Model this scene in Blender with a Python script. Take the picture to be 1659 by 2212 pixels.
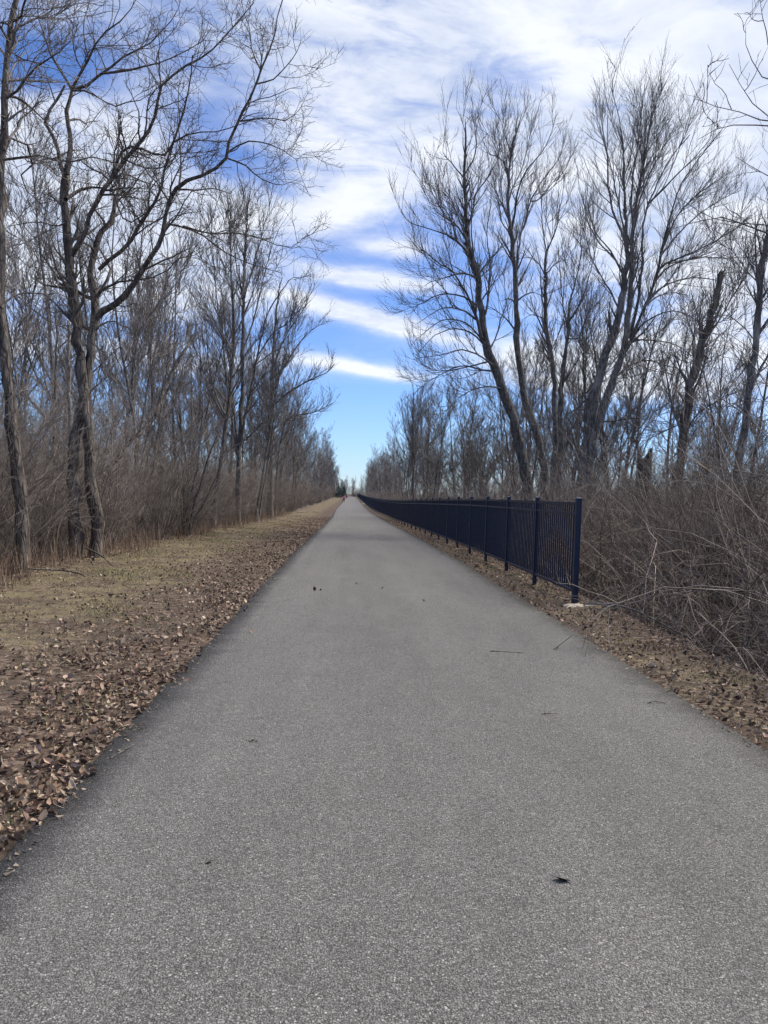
import bpy, bmesh, math, random
import numpy as np
from mathutils import Vector, Matrix, Quaternion

for _o in list(bpy.data.objects):
    bpy.data.objects.remove(_o, do_unlink=True)
random.seed(7)
rng = np.random.default_rng(11)
scene = bpy.context.scene
COL = scene.collection
R = math.radians

# ------------------------------------------------------------------ camera
cam_data = bpy.data.cameras.new('camera')
cam_data.sensor_fit = 'VERTICAL'
cam_data.sensor_height = 36.0
cam_data.lens = 36.0 * 1650.0 / 2212.0
cam_data.clip_start = 0.05
cam_data.clip_end = 6000.0
cam = bpy.data.objects.new('camera', cam_data)
COL.objects.link(cam)
cam.location = (0.0, 0.0, 1.5)
cam.rotation_mode = 'QUATERNION'
cam.rotation_quaternion = Quaternion((0, 0, 1), R(-2.5621)) @ Quaternion((1, 0, 0), R(88.6999)) @ Quaternion((0, 0, 1), R(2.0))
scene.camera = cam

# ------------------------------------------------------------------ node helpers
class NT:
    def __init__(self, tree):
        self.t = tree
        tree.nodes.clear()
    def new(self, kind, **kw):
        n = self.t.nodes.new(kind)
        for k, v in kw.items():
            setattr(n, k, v)
        return n
    def put(self, sock, v):
        if isinstance(v, bpy.types.NodeSocket):
            self.t.links.new(v, sock)
        elif v is not None:
            if sock.type == 'RGBA' and len(v) == 3:
                v = (*v, 1)
            sock.default_value = v
    def m(self, op, a, b=None, c=None, clamp=False):
        n = self.new('ShaderNodeMath', operation=op, use_clamp=clamp)
        for i, v in enumerate((a, b, c)):
            if v is not None:
                self.put(n.inputs[i], v)
        return n.outputs[0]
    def add(self, a, b): return self.m('ADD', a, b)
    def sub(self, a, b): return self.m('SUBTRACT', a, b)
    def mul(self, a, b): return self.m('MULTIPLY', a, b)
    def vec(self, x, y, z):
        n = self.new('ShaderNodeCombineXYZ')
        for i, v in enumerate((x, y, z)):
            self.put(n.inputs[i], v)
        return n.outputs[0]
    def sep(self, v):
        n = self.new('ShaderNodeSeparateXYZ')
        self.put(n.inputs[0], v)
        return n.outputs
    def mapping(self, v, scale=(1, 1, 1), loc=(0, 0, 0), rot=(0, 0, 0)):
        n = self.new('ShaderNodeMapping')
        self.put(n.inputs['Vector'], v)
        n.inputs['Scale'].default_value = scale
        n.inputs['Location'].default_value = loc
        n.inputs['Rotation'].default_value = rot
        return n.outputs[0]
    def noise(self, v, scale=1.0, detail=4.0, rough=0.5, dist=0.0, out='Fac'):
        n = self.new('ShaderNodeTexNoise')
        if v is not None:
            self.put(n.inputs['Vector'], v)
        n.inputs['Scale'].default_value = scale
        n.inputs['Detail'].default_value = detail
        n.inputs['Roughness'].default_value = rough
        n.inputs['Distortion'].default_value = dist
        return n.outputs[out]
    def voronoi(self, v, scale=1.0, feature='F1', out='Distance', rand=1.0):
        n = self.new('ShaderNodeTexVoronoi', feature=feature)
        if v is not None:
            self.put(n.inputs['Vector'], v)
        n.inputs['Scale'].default_value = scale
        n.inputs['Randomness'].default_value = rand
        return n.outputs[out]
    def smooth(self, v, a, b, lo=0.0, hi=1.0):
        n = self.new('ShaderNodeMapRange', interpolation_type='SMOOTHSTEP')
        self.put(n.inputs[0], v)
        n.inputs[1].default_value = a; n.inputs[2].default_value = b
        n.inputs[3].default_value = lo; n.inputs[4].default_value = hi
        return n.outputs[0]
    def mix(self, f, a, b, blend='MIX'):
        n = self.new('ShaderNodeMix', data_type='RGBA', blend_type=blend)
        n.clamp_factor = True
        self.put(n.inputs[0], f); self.put(n.inputs[6], a); self.put(n.inputs[7], b)
        return n.outputs[2]
    def ramp(self, f, stops):
        n = self.new('ShaderNodeValToRGB')
        self.put(n.inputs[0], f)
        cr = n.color_ramp
        while len(cr.elements) < len(stops):
            cr.elements.new(0.5)
        for e, (p, c) in zip(cr.elements, stops):
            e.position = p
            e.color = (*c, 1)
        return n.outputs[0]
    def bump(self, h, strength=0.5, dist=0.01):
        n = self.new('ShaderNodeBump')
        self.put(n.inputs['Height'], h)
        n.inputs['Strength'].default_value = strength
        n.inputs['Distance'].default_value = dist
        return n.outputs[0]

# ------------------------------------------------------------------ world: sky and thin clouds
SUN_AZ, SUN_EL = R(70), R(50)
world = bpy.data.worlds.new('World')
scene.world = world
world.use_nodes = True
w = NT(world.node_tree)
sky = w.new('ShaderNodeTexSky', sky_type='NISHITA')
sky.sun_disc = False
sky.sun_elevation = SUN_EL
sky.sun_rotation = SUN_AZ
sky.altitude = 300
sky.air_density = 1.0
sky.dust_density = 0.25
sky.ozone_density = 1.5
tc = w.new('ShaderNodeTexCoord')
dx, dy, dz = w.sep(tc.outputs['Generated'])
az = w.m('ARCTAN2', dx, dy)
el = w.m('ARCSINE', dz)
zz = w.add(w.m('MAXIMUM', dz, 0.0), 0.30)
plane = w.vec(w.m('DIVIDE', dx, zz), w.m('DIVIDE', dy, zz), 0.0)
n_big = w.noise(w.mapping(plane, scale=(1.2, 1.5, 1), rot=(0, 0, R(24))), 1.3, 7.0, 0.56, 0.35)
n_fine = w.noise(w.mapping(plane, scale=(1.5, 2.6, 1), rot=(0, 0, R(-30))), 2.6, 9.0, 0.62, 0.5)
n_wisp = w.noise(w.vec(w.add(w.mul(az, 9.0), w.mul(el, 9.0)), w.mul(el, 30.0), 3.1), 1.0, 9.0, 0.66, 0.8)
def blob(a0, e0, sa, se, tilt, amp):
    da = w.sub(az, a0)
    de = w.sub(w.sub(el, e0), w.mul(da, tilt))
    q = w.add(w.m('POWER', w.mul(da, 1.0 / sa), 2.0), w.m('POWER', w.mul(de, 1.0 / se), 2.0))
    return w.mul(w.m('EXPONENT', w.mul(q, -1.0)), amp)
tot = w.smooth(el, 0.29, 0.44, 0.0, 0.66)                 # veil of high cloud overhead, thinning to blue low down
for b in [(0.02, 0.272, 0.085, 0.012, -0.06, 1.2), (0.025, 0.224, 0.10, 0.013, -0.20, 1.2),
          (0.02, 0.160, 0.075, 0.008, -0.13, 0.8), (-0.03, 0.352, 0.08, 0.020, 0.22, 0.9),
          (0.05, 0.309, 0.05, 0.012, 0.0, 0.7), (0.45, 0.30, 0.24, 0.16, 0.0, 1.0),
          (0.38, 0.16, 0.25, 0.035, -0.05, 1.1), (-0.37, 0.325, 0.25, 0.065, 0.0, 1.8), (-0.36, 0.235, 0.24, 0.035, 0.0, 1.2),
          (-0.32, 0.16, 0.25, 0.025, 0.0, 1.0), (0.55, 0.60, 0.40, 0.25, 0.0, 0.7), (-0.05, 0.50, 0.25, 0.09, 0.25, 0.25),
          (-0.40, 0.455, 0.09, 0.035, 0.2, -0.75), (-0.20, 0.435, 0.10, 0.05, 0.3, -0.55), (0.21, 0.49, 0.07, 0.04, 0.4, -0.4),
          (-0.17, 0.385, 0.06, 0.03, 0.0, -0.5)]:
    tot = w.add(tot, blob(*b))
tot = w.m('MAXIMUM', tot, 0.0)
tex = w.add(w.mul(n_big, 0.75), w.add(w.mul(n_fine, 0.5), w.mul(n_wisp, 0.75)))      # about 0.6 .. 1.4
cov = w.smooth(w.mul(tot, w.m('MAXIMUM', w.add(w.mul(w.sub(tex, 1.0), 2.1), 1.0), 0.0)), 0.10, 1.12)
shade = w.smooth(w.add(w.mul(n_big, 0.55), w.mul(n_fine, 0.45)), 0.40, 0.60)
cloud = w.mix(shade, (5.0, 5.6, 6.9), (7.9, 8.1, 8.4))
skycol = w.mix(1.0, sky.outputs[0], (0.70, 0.90, 1.34), 'MULTIPLY')
final = w.mix(w.mul(cov, 0.9), skycol, cloud)
bg = w.new('ShaderNodeBackground')
w.put(bg.inputs[0], final)
bg.inputs[1].default_value = 0.077
wo = w.new('ShaderNodeOutputWorld')
w.t.links.new(bg.outputs[0], wo.inputs[0])

# ------------------------------------------------------------------ sun behind thin cloud
sun_d = bpy.data.lights.new('sun', 'SUN')
sun_d.energy = 3.5
sun_d.angle = R(34)
sun_d.color = (1.0, 0.93, 0.82)
sun = bpy.data.objects.new('sun', sun_d)
COL.objects.link(sun)
sv = Vector((math.sin(SUN_AZ) * math.cos(SUN_EL), math.cos(SUN_AZ) * math.cos(SUN_EL), math.sin(SUN_EL)))
sun.rotation_euler = sv.to_track_quat('Z', 'Y').to_euler()
sun.location = (20, 20, 40)

vs = scene.view_settings
vs.view_transform = 'Standard'
vs.look = 'None'
vs.exposure = 0.80
vs.gamma = 1.0
vs.use_curve_mapping = False
scene.cycles.use_adaptive_sampling = True
scene.cycles.adaptive_threshold = 0.03
scene.cycles.max_bounces = 4
scene.cycles.diffuse_bounces = 3
scene.render.resolution_x = 768
scene.render.resolution_y = 1024

# ------------------------------------------------------------------ object helpers
def tag(o, label=None, cat=None, group=None, kind=None):
    if label: o['label'] = label
    if cat: o['category'] = cat
    if group: o['group'] = group
    if kind: o['kind'] = kind
    return o
def empty(name, loc, rz=0.0):
    o = bpy.data.objects.new(name, None)
    o.empty_display_size = 0.3
    o.location = loc
    o.rotation_euler = (0, 0, rz)
    COL.objects.link(o)
    return o
def link(name, me, parent=None, loc=None):
    o = bpy.data.objects.new(name, me)
    COL.objects.link(o)
    if parent is not None:
        o.parent = parent
    if loc is not None:
        o.location = loc
    return o

class MB:
    """collects vertices and faces as arrays and makes one mesh of them"""
    def __init__(self):
        self.v, self.f3, self.f4, self.c, self.n = [], [], [], [], 0
    def put(self, v, quads=None, tris=None, col=None):
        v = np.asarray(v, float).reshape(-1, 3)
        if quads is not None and len(quads): self.f4.append(np.asarray(quads, int).reshape(-1, 4) + self.n)
        if tris is not None and len(tris): self.f3.append(np.asarray(tris, int).reshape(-1, 3) + self.n)
        self.v.append(v)
        if col is not None:
            col = np.asarray(col, float)
            if col.ndim == 1: col = np.tile(col, (len(v), 1))
            self.c.append(col)
        self.n += len(v)
        return self
    def box(self, cx, cy, cz, sx, sy, sz):
        o = np.array([(x, y, z) for x in (-.5, .5) for y in (-.5, .5) for z in (-.5, .5)])
        return self.put(o * (sx, sy, sz) + (cx, cy, cz),
                        [(0, 1, 3, 2), (4, 6, 7, 5), (0, 4, 5, 1), (2, 3, 7, 6), (0, 2, 6, 4), (1, 5, 7, 3)])
    def tubes(self, P, Rr, S, col=None, cap=False):
        P = np.asarray(P, float); Rr = np.asarray(Rr, float)
        N, K, _ = P.shape
        if N == 0: return self
        T = np.gradient(P, axis=1)
        T /= np.linalg.norm(T, axis=2, keepdims=True) + 1e-9
        ref = np.where(np.abs(T[:, :1, 2:3]) > 0.75, np.array([[[1., 0, 0]]]), np.array([[[0, 0, 1.]]]))
        ref = np.broadcast_to(ref, T.shape)
        A = np.cross(T, ref); A /= np.linalg.norm(A, axis=2, keepdims=True) + 1e-9
        Bv = np.cross(T, A)
        th = np.arange(S) * 2 * math.pi / S
        V = P[:, :, None, :] + Rr[:, :, None, None] * (A[:, :, None, :] * np.cos(th)[None, None, :, None] + Bv[:, :, None, :] * np.sin(th)[None, None, :, None])
        base = (np.arange(N) * K * S)[:, None, None] + (np.arange(K - 1) * S)[None, :, None]
        s = np.arange(S)[None, None, :]; s2 = (np.arange(S) + 1) % S
        s2 = s2[None, None, :]
        q = np.stack([base + s, base + s2, base + S + s2, base + S + s], axis=-1).reshape(-1, 4)
        tr = None
        if cap:
            tr = []
            for i in range(N):
                o = i * K * S + (K - 1) * S
                tr += [(o, o + k, o + k + 1) for k in range(1, S - 1)]
        cc = None
        if col is not None:
            cc = np.repeat(np.asarray(col), K * S, axis=0)
        return self.put(V.reshape(-1, 3), q, tr, cc)
    def mesh(self, name, mat, smooth=True):
        me = bpy.data.meshes.new(name)
        v = np.concatenate(self.v)
        f3 = np.concatenate(self.f3) if self.f3 else np.zeros((0, 3), int)
        f4 = np.concatenate(self.f4) if self.f4 else np.zeros((0, 4), int)
        me.vertices.add(len(v)); me.vertices.foreach_set('co', v.astype(np.float32).ravel())
        li = np.concatenate([f3.ravel(), f4.ravel()]).astype(np.int32)
        me.loops.add(len(li)); me.loops.foreach_set('vertex_index', li)
        st = np.concatenate([np.arange(len(f3)) * 3, len(f3) * 3 + np.arange(len(f4)) * 4]).astype(np.int32)
        me.polygons.add(len(st)); me.polygons.foreach_set('loop_start', st)
        me.polygons.foreach_set('use_smooth', np.full(len(st), smooth, dtype=bool))
        me.update(calc_edges=True)
        if self.c:
            c = np.concatenate(self.c)
            a = me.color_attributes.new('tint', 'FLOAT_COLOR', 'POINT')
            a.data.foreach_set('color', np.hstack([c, np.ones((len(c), 1))]).astype(np.float32).ravel())
        if mat is not None: me.materials.append(mat)
        return me
    def build(self, name, mat, parent=None, loc=None, smooth=True):
        return link(name, self.mesh(name, mat, smooth), parent, loc)
    @property
    def tris(self): return sum(len(f) for f in self.f3) + 2 * sum(len(f) for f in self.f4)

# ------------------------------------------------------------------ materials
def principled(name, fn):
    m = bpy.data.materials.new(name)
    m.use_nodes = True
    n = NT(m.node_tree)
    p = n.new('ShaderNodeBsdfPrincipled')
    o = n.new('ShaderNodeOutputMaterial')
    n.t.links.new(p.outputs[0], o.inputs[0])
    col, rough, nor, spec = fn(n, p)
    n.put(p.inputs['Base Color'], col)
    n.put(p.inputs['Roughness'], rough)
    if nor is not None: n.put(p.inputs['Normal'], nor)
    p.inputs['Specular IOR Level'].default_value = spec
    return m
def objcoord(n): return n.new('ShaderNodeTexCoord').outputs['Object']
def objrand(n): return n.new('ShaderNodeObjectInfo').outputs['Random']
def tint(n):
    a = n.new('ShaderNodeAttribute'); a.attribute_name = 'tint'
    return a.outputs['Color']

def bark_fn(dark, light, lichen, sc=1.0):
    def fn(n, p):
        c = objcoord(n)
        ridg = n.noise(n.mapping(c, scale=(14 * sc, 14 * sc, 2.2 * sc)), 1.0, 6, 0.62, 0.9)
        plate = n.voronoi(n.mapping(c, scale=(11 * sc, 11 * sc, 3.0 * sc)), 1.0, 'DISTANCE_TO_EDGE')
        crack = n.smooth(plate, 0.0, 0.16)
        big = n.noise(c, 1.3, 4, 0.6)
        f = n.m('MULTIPLY', n.smooth(ridg, 0.33, 0.68), n.add(0.45, n.mul(crack, 0.55)))
        col = n.mix(f, dark, light)
        col = n.mix(n.mul(n.smooth(big, 0.52, 0.72), 0.55), col, lichen)
        v = n.add(0.8, n.mul(objrand(n), 0.4))
        col = n.mix(1.0, col, n.vec(v, v, v), 'MULTIPLY')
        h = n.add(n.mul(ridg, 0.6), n.mul(crack, 0.6))
        return col, 0.92, n.bump(h, 0.9, 0.03), 0.12
    return fn
M = {}
M['bark'] = principled('bark_grey_brown', bark_fn((0.050, 0.042, 0.037), (0.215, 0.185, 0.158), (0.29, 0.27, 0.235)))
M['bark_dark'] = principled('bark_dark', bark_fn((0.062, 0.057, 0.055), (0.235, 0.215, 0.200), (0.31, 0.30, 0.28)))
M['bark_pale'] = principled('bark_pale_dead_wood', bark_fn((0.12, 0.10, 0.085), (0.34, 0.30, 0.25), (0.42, 0.38, 0.33), 1.4))
def twig_fn(c0, c1):
    def fn(n, p):
        c = objcoord(n)
        f = n.noise(c, 3.0, 3, 0.6)
        col = n.mix(n.smooth(f, 0.35, 0.65), c0, c1)
        v = n.add(0.75, n.mul(objrand(n), 0.5))
        return n.mix(1.0, col, n.vec(v, v, v), 'MULTIPLY'), 0.85, None, 0.15
    return fn
M['twig'] = principled('twig_bark', twig_fn((0.112, 0.098, 0.090), (0.225, 0.200, 0.182)))
M['twig_dark'] = principled('twig_bark_dark', twig_fn((0.086, 0.079, 0.078), (0.180, 0.166, 0.160)))
M['cane'] = principled('shrub_cane', twig_fn((0.122, 0.100, 0.086), (0.285, 0.243, 0.208)))
def tinted(rough, spec, trans=0.0):
    def fn(n, p):
        return tint(n), rough, None, spec
    return fn
M['tinted'] = principled('dry_plant_matter', tinted(0.8, 0.2))
def leaf_fn(n, p):
    r = objrand(n)
    col = n.ramp(r, [(0.0, (0.060, 0.037, 0.028)), (0.35, (0.14, 0.09, 0.066)), (0.7, (0.23, 0.16, 0.118)), (1.0, (0.40, 0.31, 0.235))])
    c = objcoord(n)
    vein = n.noise(c, 60, 3, 0.6)
    return n.mix(n.mul(vein, 0.5), col, (0.09, 0.05, 0.035)), 0.7, n.bump(vein, 0.3, 0.003), 0.25
M['leaf'] = principled('dry_leaf', leaf_fn)
def dark_leaf_fn(n, p):
    return n.mix(n.noise(objcoord(n), 50, 3), (0.012, 0.010, 0.010), (0.03, 0.024, 0.02)), 0.7, None, 0.3
M['leaf_dark'] = principled('blackened_leaf', dark_leaf_fn)

def ground_fn(n, p):
    c = objcoord(n)
    x, y, z = n.sep(c)
    big = n.noise(c, 0.55, 5, 0.6, 0.4)
    mid = n.noise(c, 3.1, 6, 0.65, 0.3)
    fine = n.noise(c, 34, 5, 0.7)
    blades = n.noise(n.mapping(c, scale=(60, 22, 60)), 1.0, 4, 0.7, 1.2)
    dirt = n.mix(fine, (0.035, 0.026, 0.021), (0.135, 0.105, 0.083))
    grass = n.mix(blades, (0.092, 0.078, 0.042), (0.27, 0.224, 0.136))
    litter_v = n.voronoi(n.mapping(c, scale=(15, 19, 15)), 1.0, 'F1', 'Color')
    lv = n.sep(litter_v)[0]
    litter = n.ramp(lv, [(0.0, (0.035, 0.023, 0.018)), (0.4, (0.085, 0.058, 0.044)), (0.75, (0.145, 0.104, 0.080)), (1.0, (0.26, 0.20, 0.155))])
    # mown strip beside the woods, bare and leafy near the asphalt and under the trees
    xn = n.add(x, n.mul(n.sub(big, 0.5), 2.4))
    strip = n.mul(n.smooth(xn, -6.0, -4.9), n.smooth(xn, -2.3, -3.4))
    strip = n.m('MAXIMUM', strip, n.mul(n.smooth(xn, 2.75, 3.0), n.mul(n.smooth(xn, 3.5, 3.2), 0.5)))
    gfac = n.mul(strip, n.mul(n.smooth(mid, 0.34, 0.58), n.smooth(n.noise(c, 1.1, 4, 0.6, 0.6), 0.30, 0.56)))
    lit = n.smooth(n.add(n.mul(mid, 0.6), n.mul(big, 0.5)), 0.46, 0.60)
    col = n.mix(n.mul(lit, 0.8), dirt, litter)
    col = n.mix(n.mul(gfac, 0.9), col, grass)
    h = n.add(n.mul(fine, 0.5), n.add(n.mul(blades, 0.4), n.mul(lv, 0.5)))
    return col, 0.95, n.bump(h, 0.8, 0.03), 0.1
M['ground'] = principled('verge_soil_grass_litter', ground_fn)

def asphalt_fn(n, p):
    c = objcoord(n)
    a = n.new('ShaderNodeAttribute'); a.attribute_name = 'edge'
    edge = a.outputs['Fac']                      # metres from the nearer edge
    warp = n.noise(c, 30, 2, 0.5, 0, 'Color')
    cw = n.mix(0.02, c, warp, 'ADD')
    v1 = n.new('ShaderNodeTexVoronoi', feature='F1'); n.put(v1.inputs['Vector'], cw); v1.inputs['Scale'].default_value = 118
    v2 = n.new('ShaderNodeTexVoronoi', feature='F1'); n.put(v2.inputs['Vector'], cw); v2.inputs['Scale'].default_value = 260
    r1 = n.sep(v1.outputs['Color'])[0]
    r2 = n.sep(v2.outputs['Color'])[1]
    d1 = v1.outputs['Distance']
    stone = n.smooth(d1, 0.62, 0.30)
    tone = n.ramp(r1, [(0.0, (0.070, 0.066, 0.063)), (0.5, (0.178, 0.168, 0.160)), (0.86, (0.290, 0.275, 0.260)), (0.96, (0.32, 0.305, 0.29)), (1.0, (0.50, 0.475, 0.45))])
    tone2 = n.ramp(r2, [(0.0, (0.035, 0.033, 0.032)), (0.6, (0.110, 0.104, 0.099)), (1.0, (0.235, 0.223, 0.212))])
    col = n.mix(n.mul(stone, 0.85), tone2, tone)
    patch = n.noise(n.mapping(c, scale=(1.1, 0.28, 1)), 1.0, 5, 0.6, 0.5)
    wear = n.noise(n.mapping(c, scale=(1.7, 0.018, 1)), 1.0, 4, 0.6)
    k = n.add(0.77, n.add(n.add(n.mul(n.sub(patch, 0.5), 0.50), n.mul(n.sub(n.noise(c, 2.3, 5, 0.65, 0.8), 0.5), 0.30)), n.mul(wear, 0.44)))
    col = n.mix(1.0, col, n.vec(k, k, k), 'MULTIPLY')
    # unworn, still bituminous margins
    en = n.add(edge, n.mul(n.sub(n.noise(c, 2.6, 6, 0.75), 0.5), 0.5))
    margin = n.smooth(en, 0.34, -0.02)
    mk = n.sub(1.0, n.mul(margin, 0.56))
    col = n.mix(1.0, col, n.vec(mk, mk, mk), 'MULTIPLY')
    sx, sy, sz = n.sep(c)
    spot = n.smooth(n.noise(c, 5.0, 4, 0.6), 0.70, 0.78)
    col = n.mix(n.mul(spot, 0.25), col, (0.07, 0.068, 0.066))
    cv = n.mix(0.35, n.mapping(c, scale=(0.55, 0.30, 1)), n.noise(c, 1.6, 5, 0.7, 0, 'Color'), 'ADD')
    crack = n.smooth(n.voronoi(cv, 1.0, 'DISTANCE_TO_EDGE'), 0.006, 0.0)
    crack = n.mul(crack, n.smooth(n.noise(c, 0.7, 3, 0.6), 0.55, 0.66))
    col = n.mix(n.mul(crack, 0.55), col, (0.035, 0.033, 0.032))
    h = n.add(n.mul(stone, 0.7), n.mul(n.smooth(v2.outputs['Distance'], 0.7, 0.2), 0.35))
    return col, 0.85, n.bump(h, 0.75, 0.006), 0.25
M['asphalt'] = principled('weathered_asphalt', asphalt_fn)

def fence_fn(n, p):
    c = objcoord(n)
    f = n.noise(c, 9, 4, 0.6)
    return n.mix(f, (0.0035, 0.010, 0.030), (0.0065, 0.016, 0.045)), n.add(0.34, n.mul(f, 0.14)), n.bump(n.noise(c, 90, 2), 0.08, 0.002), 0.45
M['fence'] = principled('navy_black_powder_coat', fence_fn)
def concrete_fn(n, p):
    c = objcoord(n)
    f = n.noise(c, 18, 6, 0.65)
    return n.mix(f, (0.24, 0.20, 0.16), (0.50, 0.44, 0.37)), 0.9, n.bump(f, 0.8, 0.02), 0.2
M['concrete'] = principled('rough_concrete', concrete_fn)
def flat(name, a, rough=0.8, b=None, sc=12):
    b = b or tuple(x * 0.7 for x in a)
    return principled(name, lambda n, p: (n.mix(n.noise(objcoord(n), sc, 4), b, a), rough, None, 0.3))
M['stone'] = flat('pale_stone', (0.62, 0.60, 0.56))
M['needle'] = flat('conifer_needles', (0.020, 0.050, 0.040), 0.7, (0.008, 0.026, 0.024), 4)
M['skin'] = flat('skin', (0.52, 0.33, 0.25), 0.6)
M['pink'] = flat('pink_cloth', (0.72, 0.20, 0.36), 0.8)
M['black'] = flat('black_cloth', (0.012, 0.011, 0.016), 0.85)
M['white'] = flat('white_cloth', (0.75, 0.74, 0.72), 0.8)
M['hair'] = flat('brown_hair', (0.10, 0.065, 0.045), 0.7)

# ------------------------------------------------------------------ lie of the land
PY = np.array([-50, 15, 32, 50, 95, 140, 200, 290, 350, 372, 420, 3000.])
PZ = np.array([0.0, 0.0, -0.13, -0.33, -0.48, -0.46, -0.26, -0.05, 0.0, -0.05, -0.9, -0.9])
CXY = np.array([-50, 30, 55, 95, 140, 200, 300, 360, 420, 3000.])
CXV = np.array([0.64, 0.62, 0.55, 0.22, 0.27, 0.36, 0.55, 0.7, 3.0, 3.0])
def spline(xs, ys):
    d = np.gradient(ys, xs)
    d[1:-1] = [0 if (ys[i] - ys[i - 1]) * (ys[i + 1] - ys[i]) <= 0 else d[i] for i in range(1, len(xs) - 1)]
    def f(x):
        x = np.clip(np.asarray(x, float), xs[0], xs[-1] - 1e-6)
        i = np.clip(np.searchsorted(xs, x, side='right') - 1, 0, len(xs) - 2)
        h = xs[i + 1] - xs[i]; t = (x - xs[i]) / h
        return ((1 + 2 * t) * (1 - t) ** 2 * ys[i] + t * (1 - t) ** 2 * h * d[i] + t * t * (3 - 2 * t) * ys[i + 1] + t * t * (t - 1) * h * d[i + 1])
    return f
prof = spline(PY, PZ)
axis = spline(CXY, CXV)
HALF = 1.985
def sstep(v, a, b):
    t = np.clip((v - a) / (b - a), 0, 1)
    return t * t * (3 - 2 * t)
def lump(x, y):
    return (np.sin(x * 1.7 + 0.6 * np.sin(y * 0.9)) * np.sin(y * 1.3 + 1.1) * 0.5 + np.sin(x * 4.3 + y * 2.9) * 0.25 + np.sin(x * 7.9 - y * 6.1 + 2) * 0.15)
def ground(x, y):
    x = np.asarray(x, float); y = np.asarray(y, float)
    s = x - axis(y)                                   # offset from the path's axis
    z = prof(y) - 0.012
    off = np.maximum(np.abs(s) - HALF, 0)
    z = z + lump(x, y) * 0.035 * sstep(off, 0.05, 1.2)
    z = z - 0.05 * sstep(off, -0.02, 0.02) * 0
    z = np.where(np.abs(s) < HALF - 0.02, prof(y) - 0.06, z)
    # ditch below the bank on the fence side
    bank = sstep(s, 2.95, 4.6) * (1 - 0.45 * sstep(s, 6, 11))
    z = z - 0.95 * bank * sstep(y, -40, 2) * (1 - 0.3 * sstep(y, 40, 90))
    # woods on the other side lie a little lower away from the strip
    z = z - 0.25 * sstep(-s, 6.5, 12)
    return z
def surf(x, y):
    s = (np.asarray(x, float) - axis(y)) / HALF
    return np.where(np.abs(s) < 1.0, prof(y) + .012 * (1 - s * s) + .001, ground(x, y))
def g1(x, y): return float(ground(x, y))

def axis_lines(lo, hi, fine_lo, fine_hi, step, grow=1.25):
    a = list(np.arange(fine_lo, fine_hi + 1e-6, step))
    st = step
    while a[-1] < hi:
        st *= grow; a.append(min(a[-1] + st, hi))
    st = step
    while a[0] > lo:
        st *= grow; a.insert(0, max(a[0] - st, lo))
    return np.array(a)
gx = axis_lines(-1500, 1500, -8, 8, 0.16)
gy = axis_lines(-60, 2600, -2, 22, 0.2, 1.035)
GX, GY = np.meshgrid(gx, gy)
GZ = ground(GX, GY)
nx, ny = len(gx), len(gy)
idx = np.arange(nx * ny).reshape(ny, nx)
q = np.stack([idx[:-1, :-1], idx[:-1, 1:], idx[1:, 1:], idx[1:, :-1]], -1).reshape(-1, 4)
o = MB().put(np.stack([GX, GY, GZ], -1).reshape(-1, 3), q).build('ground', M['ground'])
tag(o, 'brown leafy verge and woodland floor on both sides of the path', 'ground', kind='structure')

# asphalt ribbon, slightly crowned, with a ragged edge and a thin side face
py = axis_lines(-6, 410, 0, 30, 0.12, 1.03)
cr = np.linspace(-1, 1, 17)
V, E = [], []
wob = 0.006 * np.sin(py * 5.1) + 0.007 * np.sin(py * 11.7 + 1) + 0.012 * np.sin(py * 0.9) + 0.006 * rng.standard_normal(len(py))
wob2 = 0.006 * np.sin(py * 4.3 + 2) + 0.007 * np.sin(py * 12.9) + 0.012 * np.sin(py * 0.7 + 1) + 0.006 * rng.standard_normal(len(py))
for k, y in enumerate(py):
    a0, z0 = float(axis(y)), float(prof(y))
    l, r = a0 - HALF + wob[k], a0 + HALF + wob2[k]
    row = [(l - 0.015, y, z0 - 0.09)] + [(l + (r - l) * (s + 1) / 2, y, z0 + 0.012 * (1 - s * s)) for s in cr] + [(r + 0.015, y, z0 - 0.09)]
    V += row
    E += [-0.02] + [HALF * (1 - abs(s)) for s in cr] + [-0.02]
nc = len(cr) + 2
idx = np.arange(len(py) * nc).reshape(len(py), nc)
q = np.stack([idx[:-1, :-1], idx[:-1, 1:], idx[1:, 1:], idx[1:, :-1]], -1).reshape(-1, 4)
mb = MB().put(V, q)
me = mb.mesh('asphalt_path', M['asphalt'])
at = me.attributes.new('edge', 'FLOAT', 'POINT')
at.data.foreach_set('value', np.array(E, dtype=np.float32))
tag(link('asphalt_path', me), 'long straight grey asphalt path with darker margins', 'path', kind='structure')

# ------------------------------------------------------------------ fence
def fence_x(y): return float(axis(y)) + 2.68
FY0, PITCH, NPOST = 11.0, 2.44, 141
fy = FY0 + PITCH * np.arange(NPOST)
fx = np.array([fence_x(y) for y in fy])
fz = prof(fy) - 0.02
root = empty('metal_fence', (fx[0], fy[0], fz[0]))
tag(root, 'long navy black metal picket fence running along the asphalt path', 'fence')
def bevel_box(sx, sy, z0, z1, b):
    mb = MB()
    ring = [(sx / 2 - b, -sy / 2), (sx / 2, -sy / 2 + b), (sx / 2, sy / 2 - b), (sx / 2 - b, sy / 2), (-sx / 2 + b, sy / 2), (-sx / 2, sy / 2 - b), (-sx / 2, -sy / 2 + b), (-sx / 2 + b, -sy / 2)]
    v = [(x, y, z) for z in (z0, z1) for x, y in ring]
    mb.put(v, [(i, (i + 1) % 8, 8 + (i + 1) % 8, 8 + i) for i in range(8)], [(8, 8 + i, 9 + i) for i in range(1, 7)])
    return mb
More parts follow.
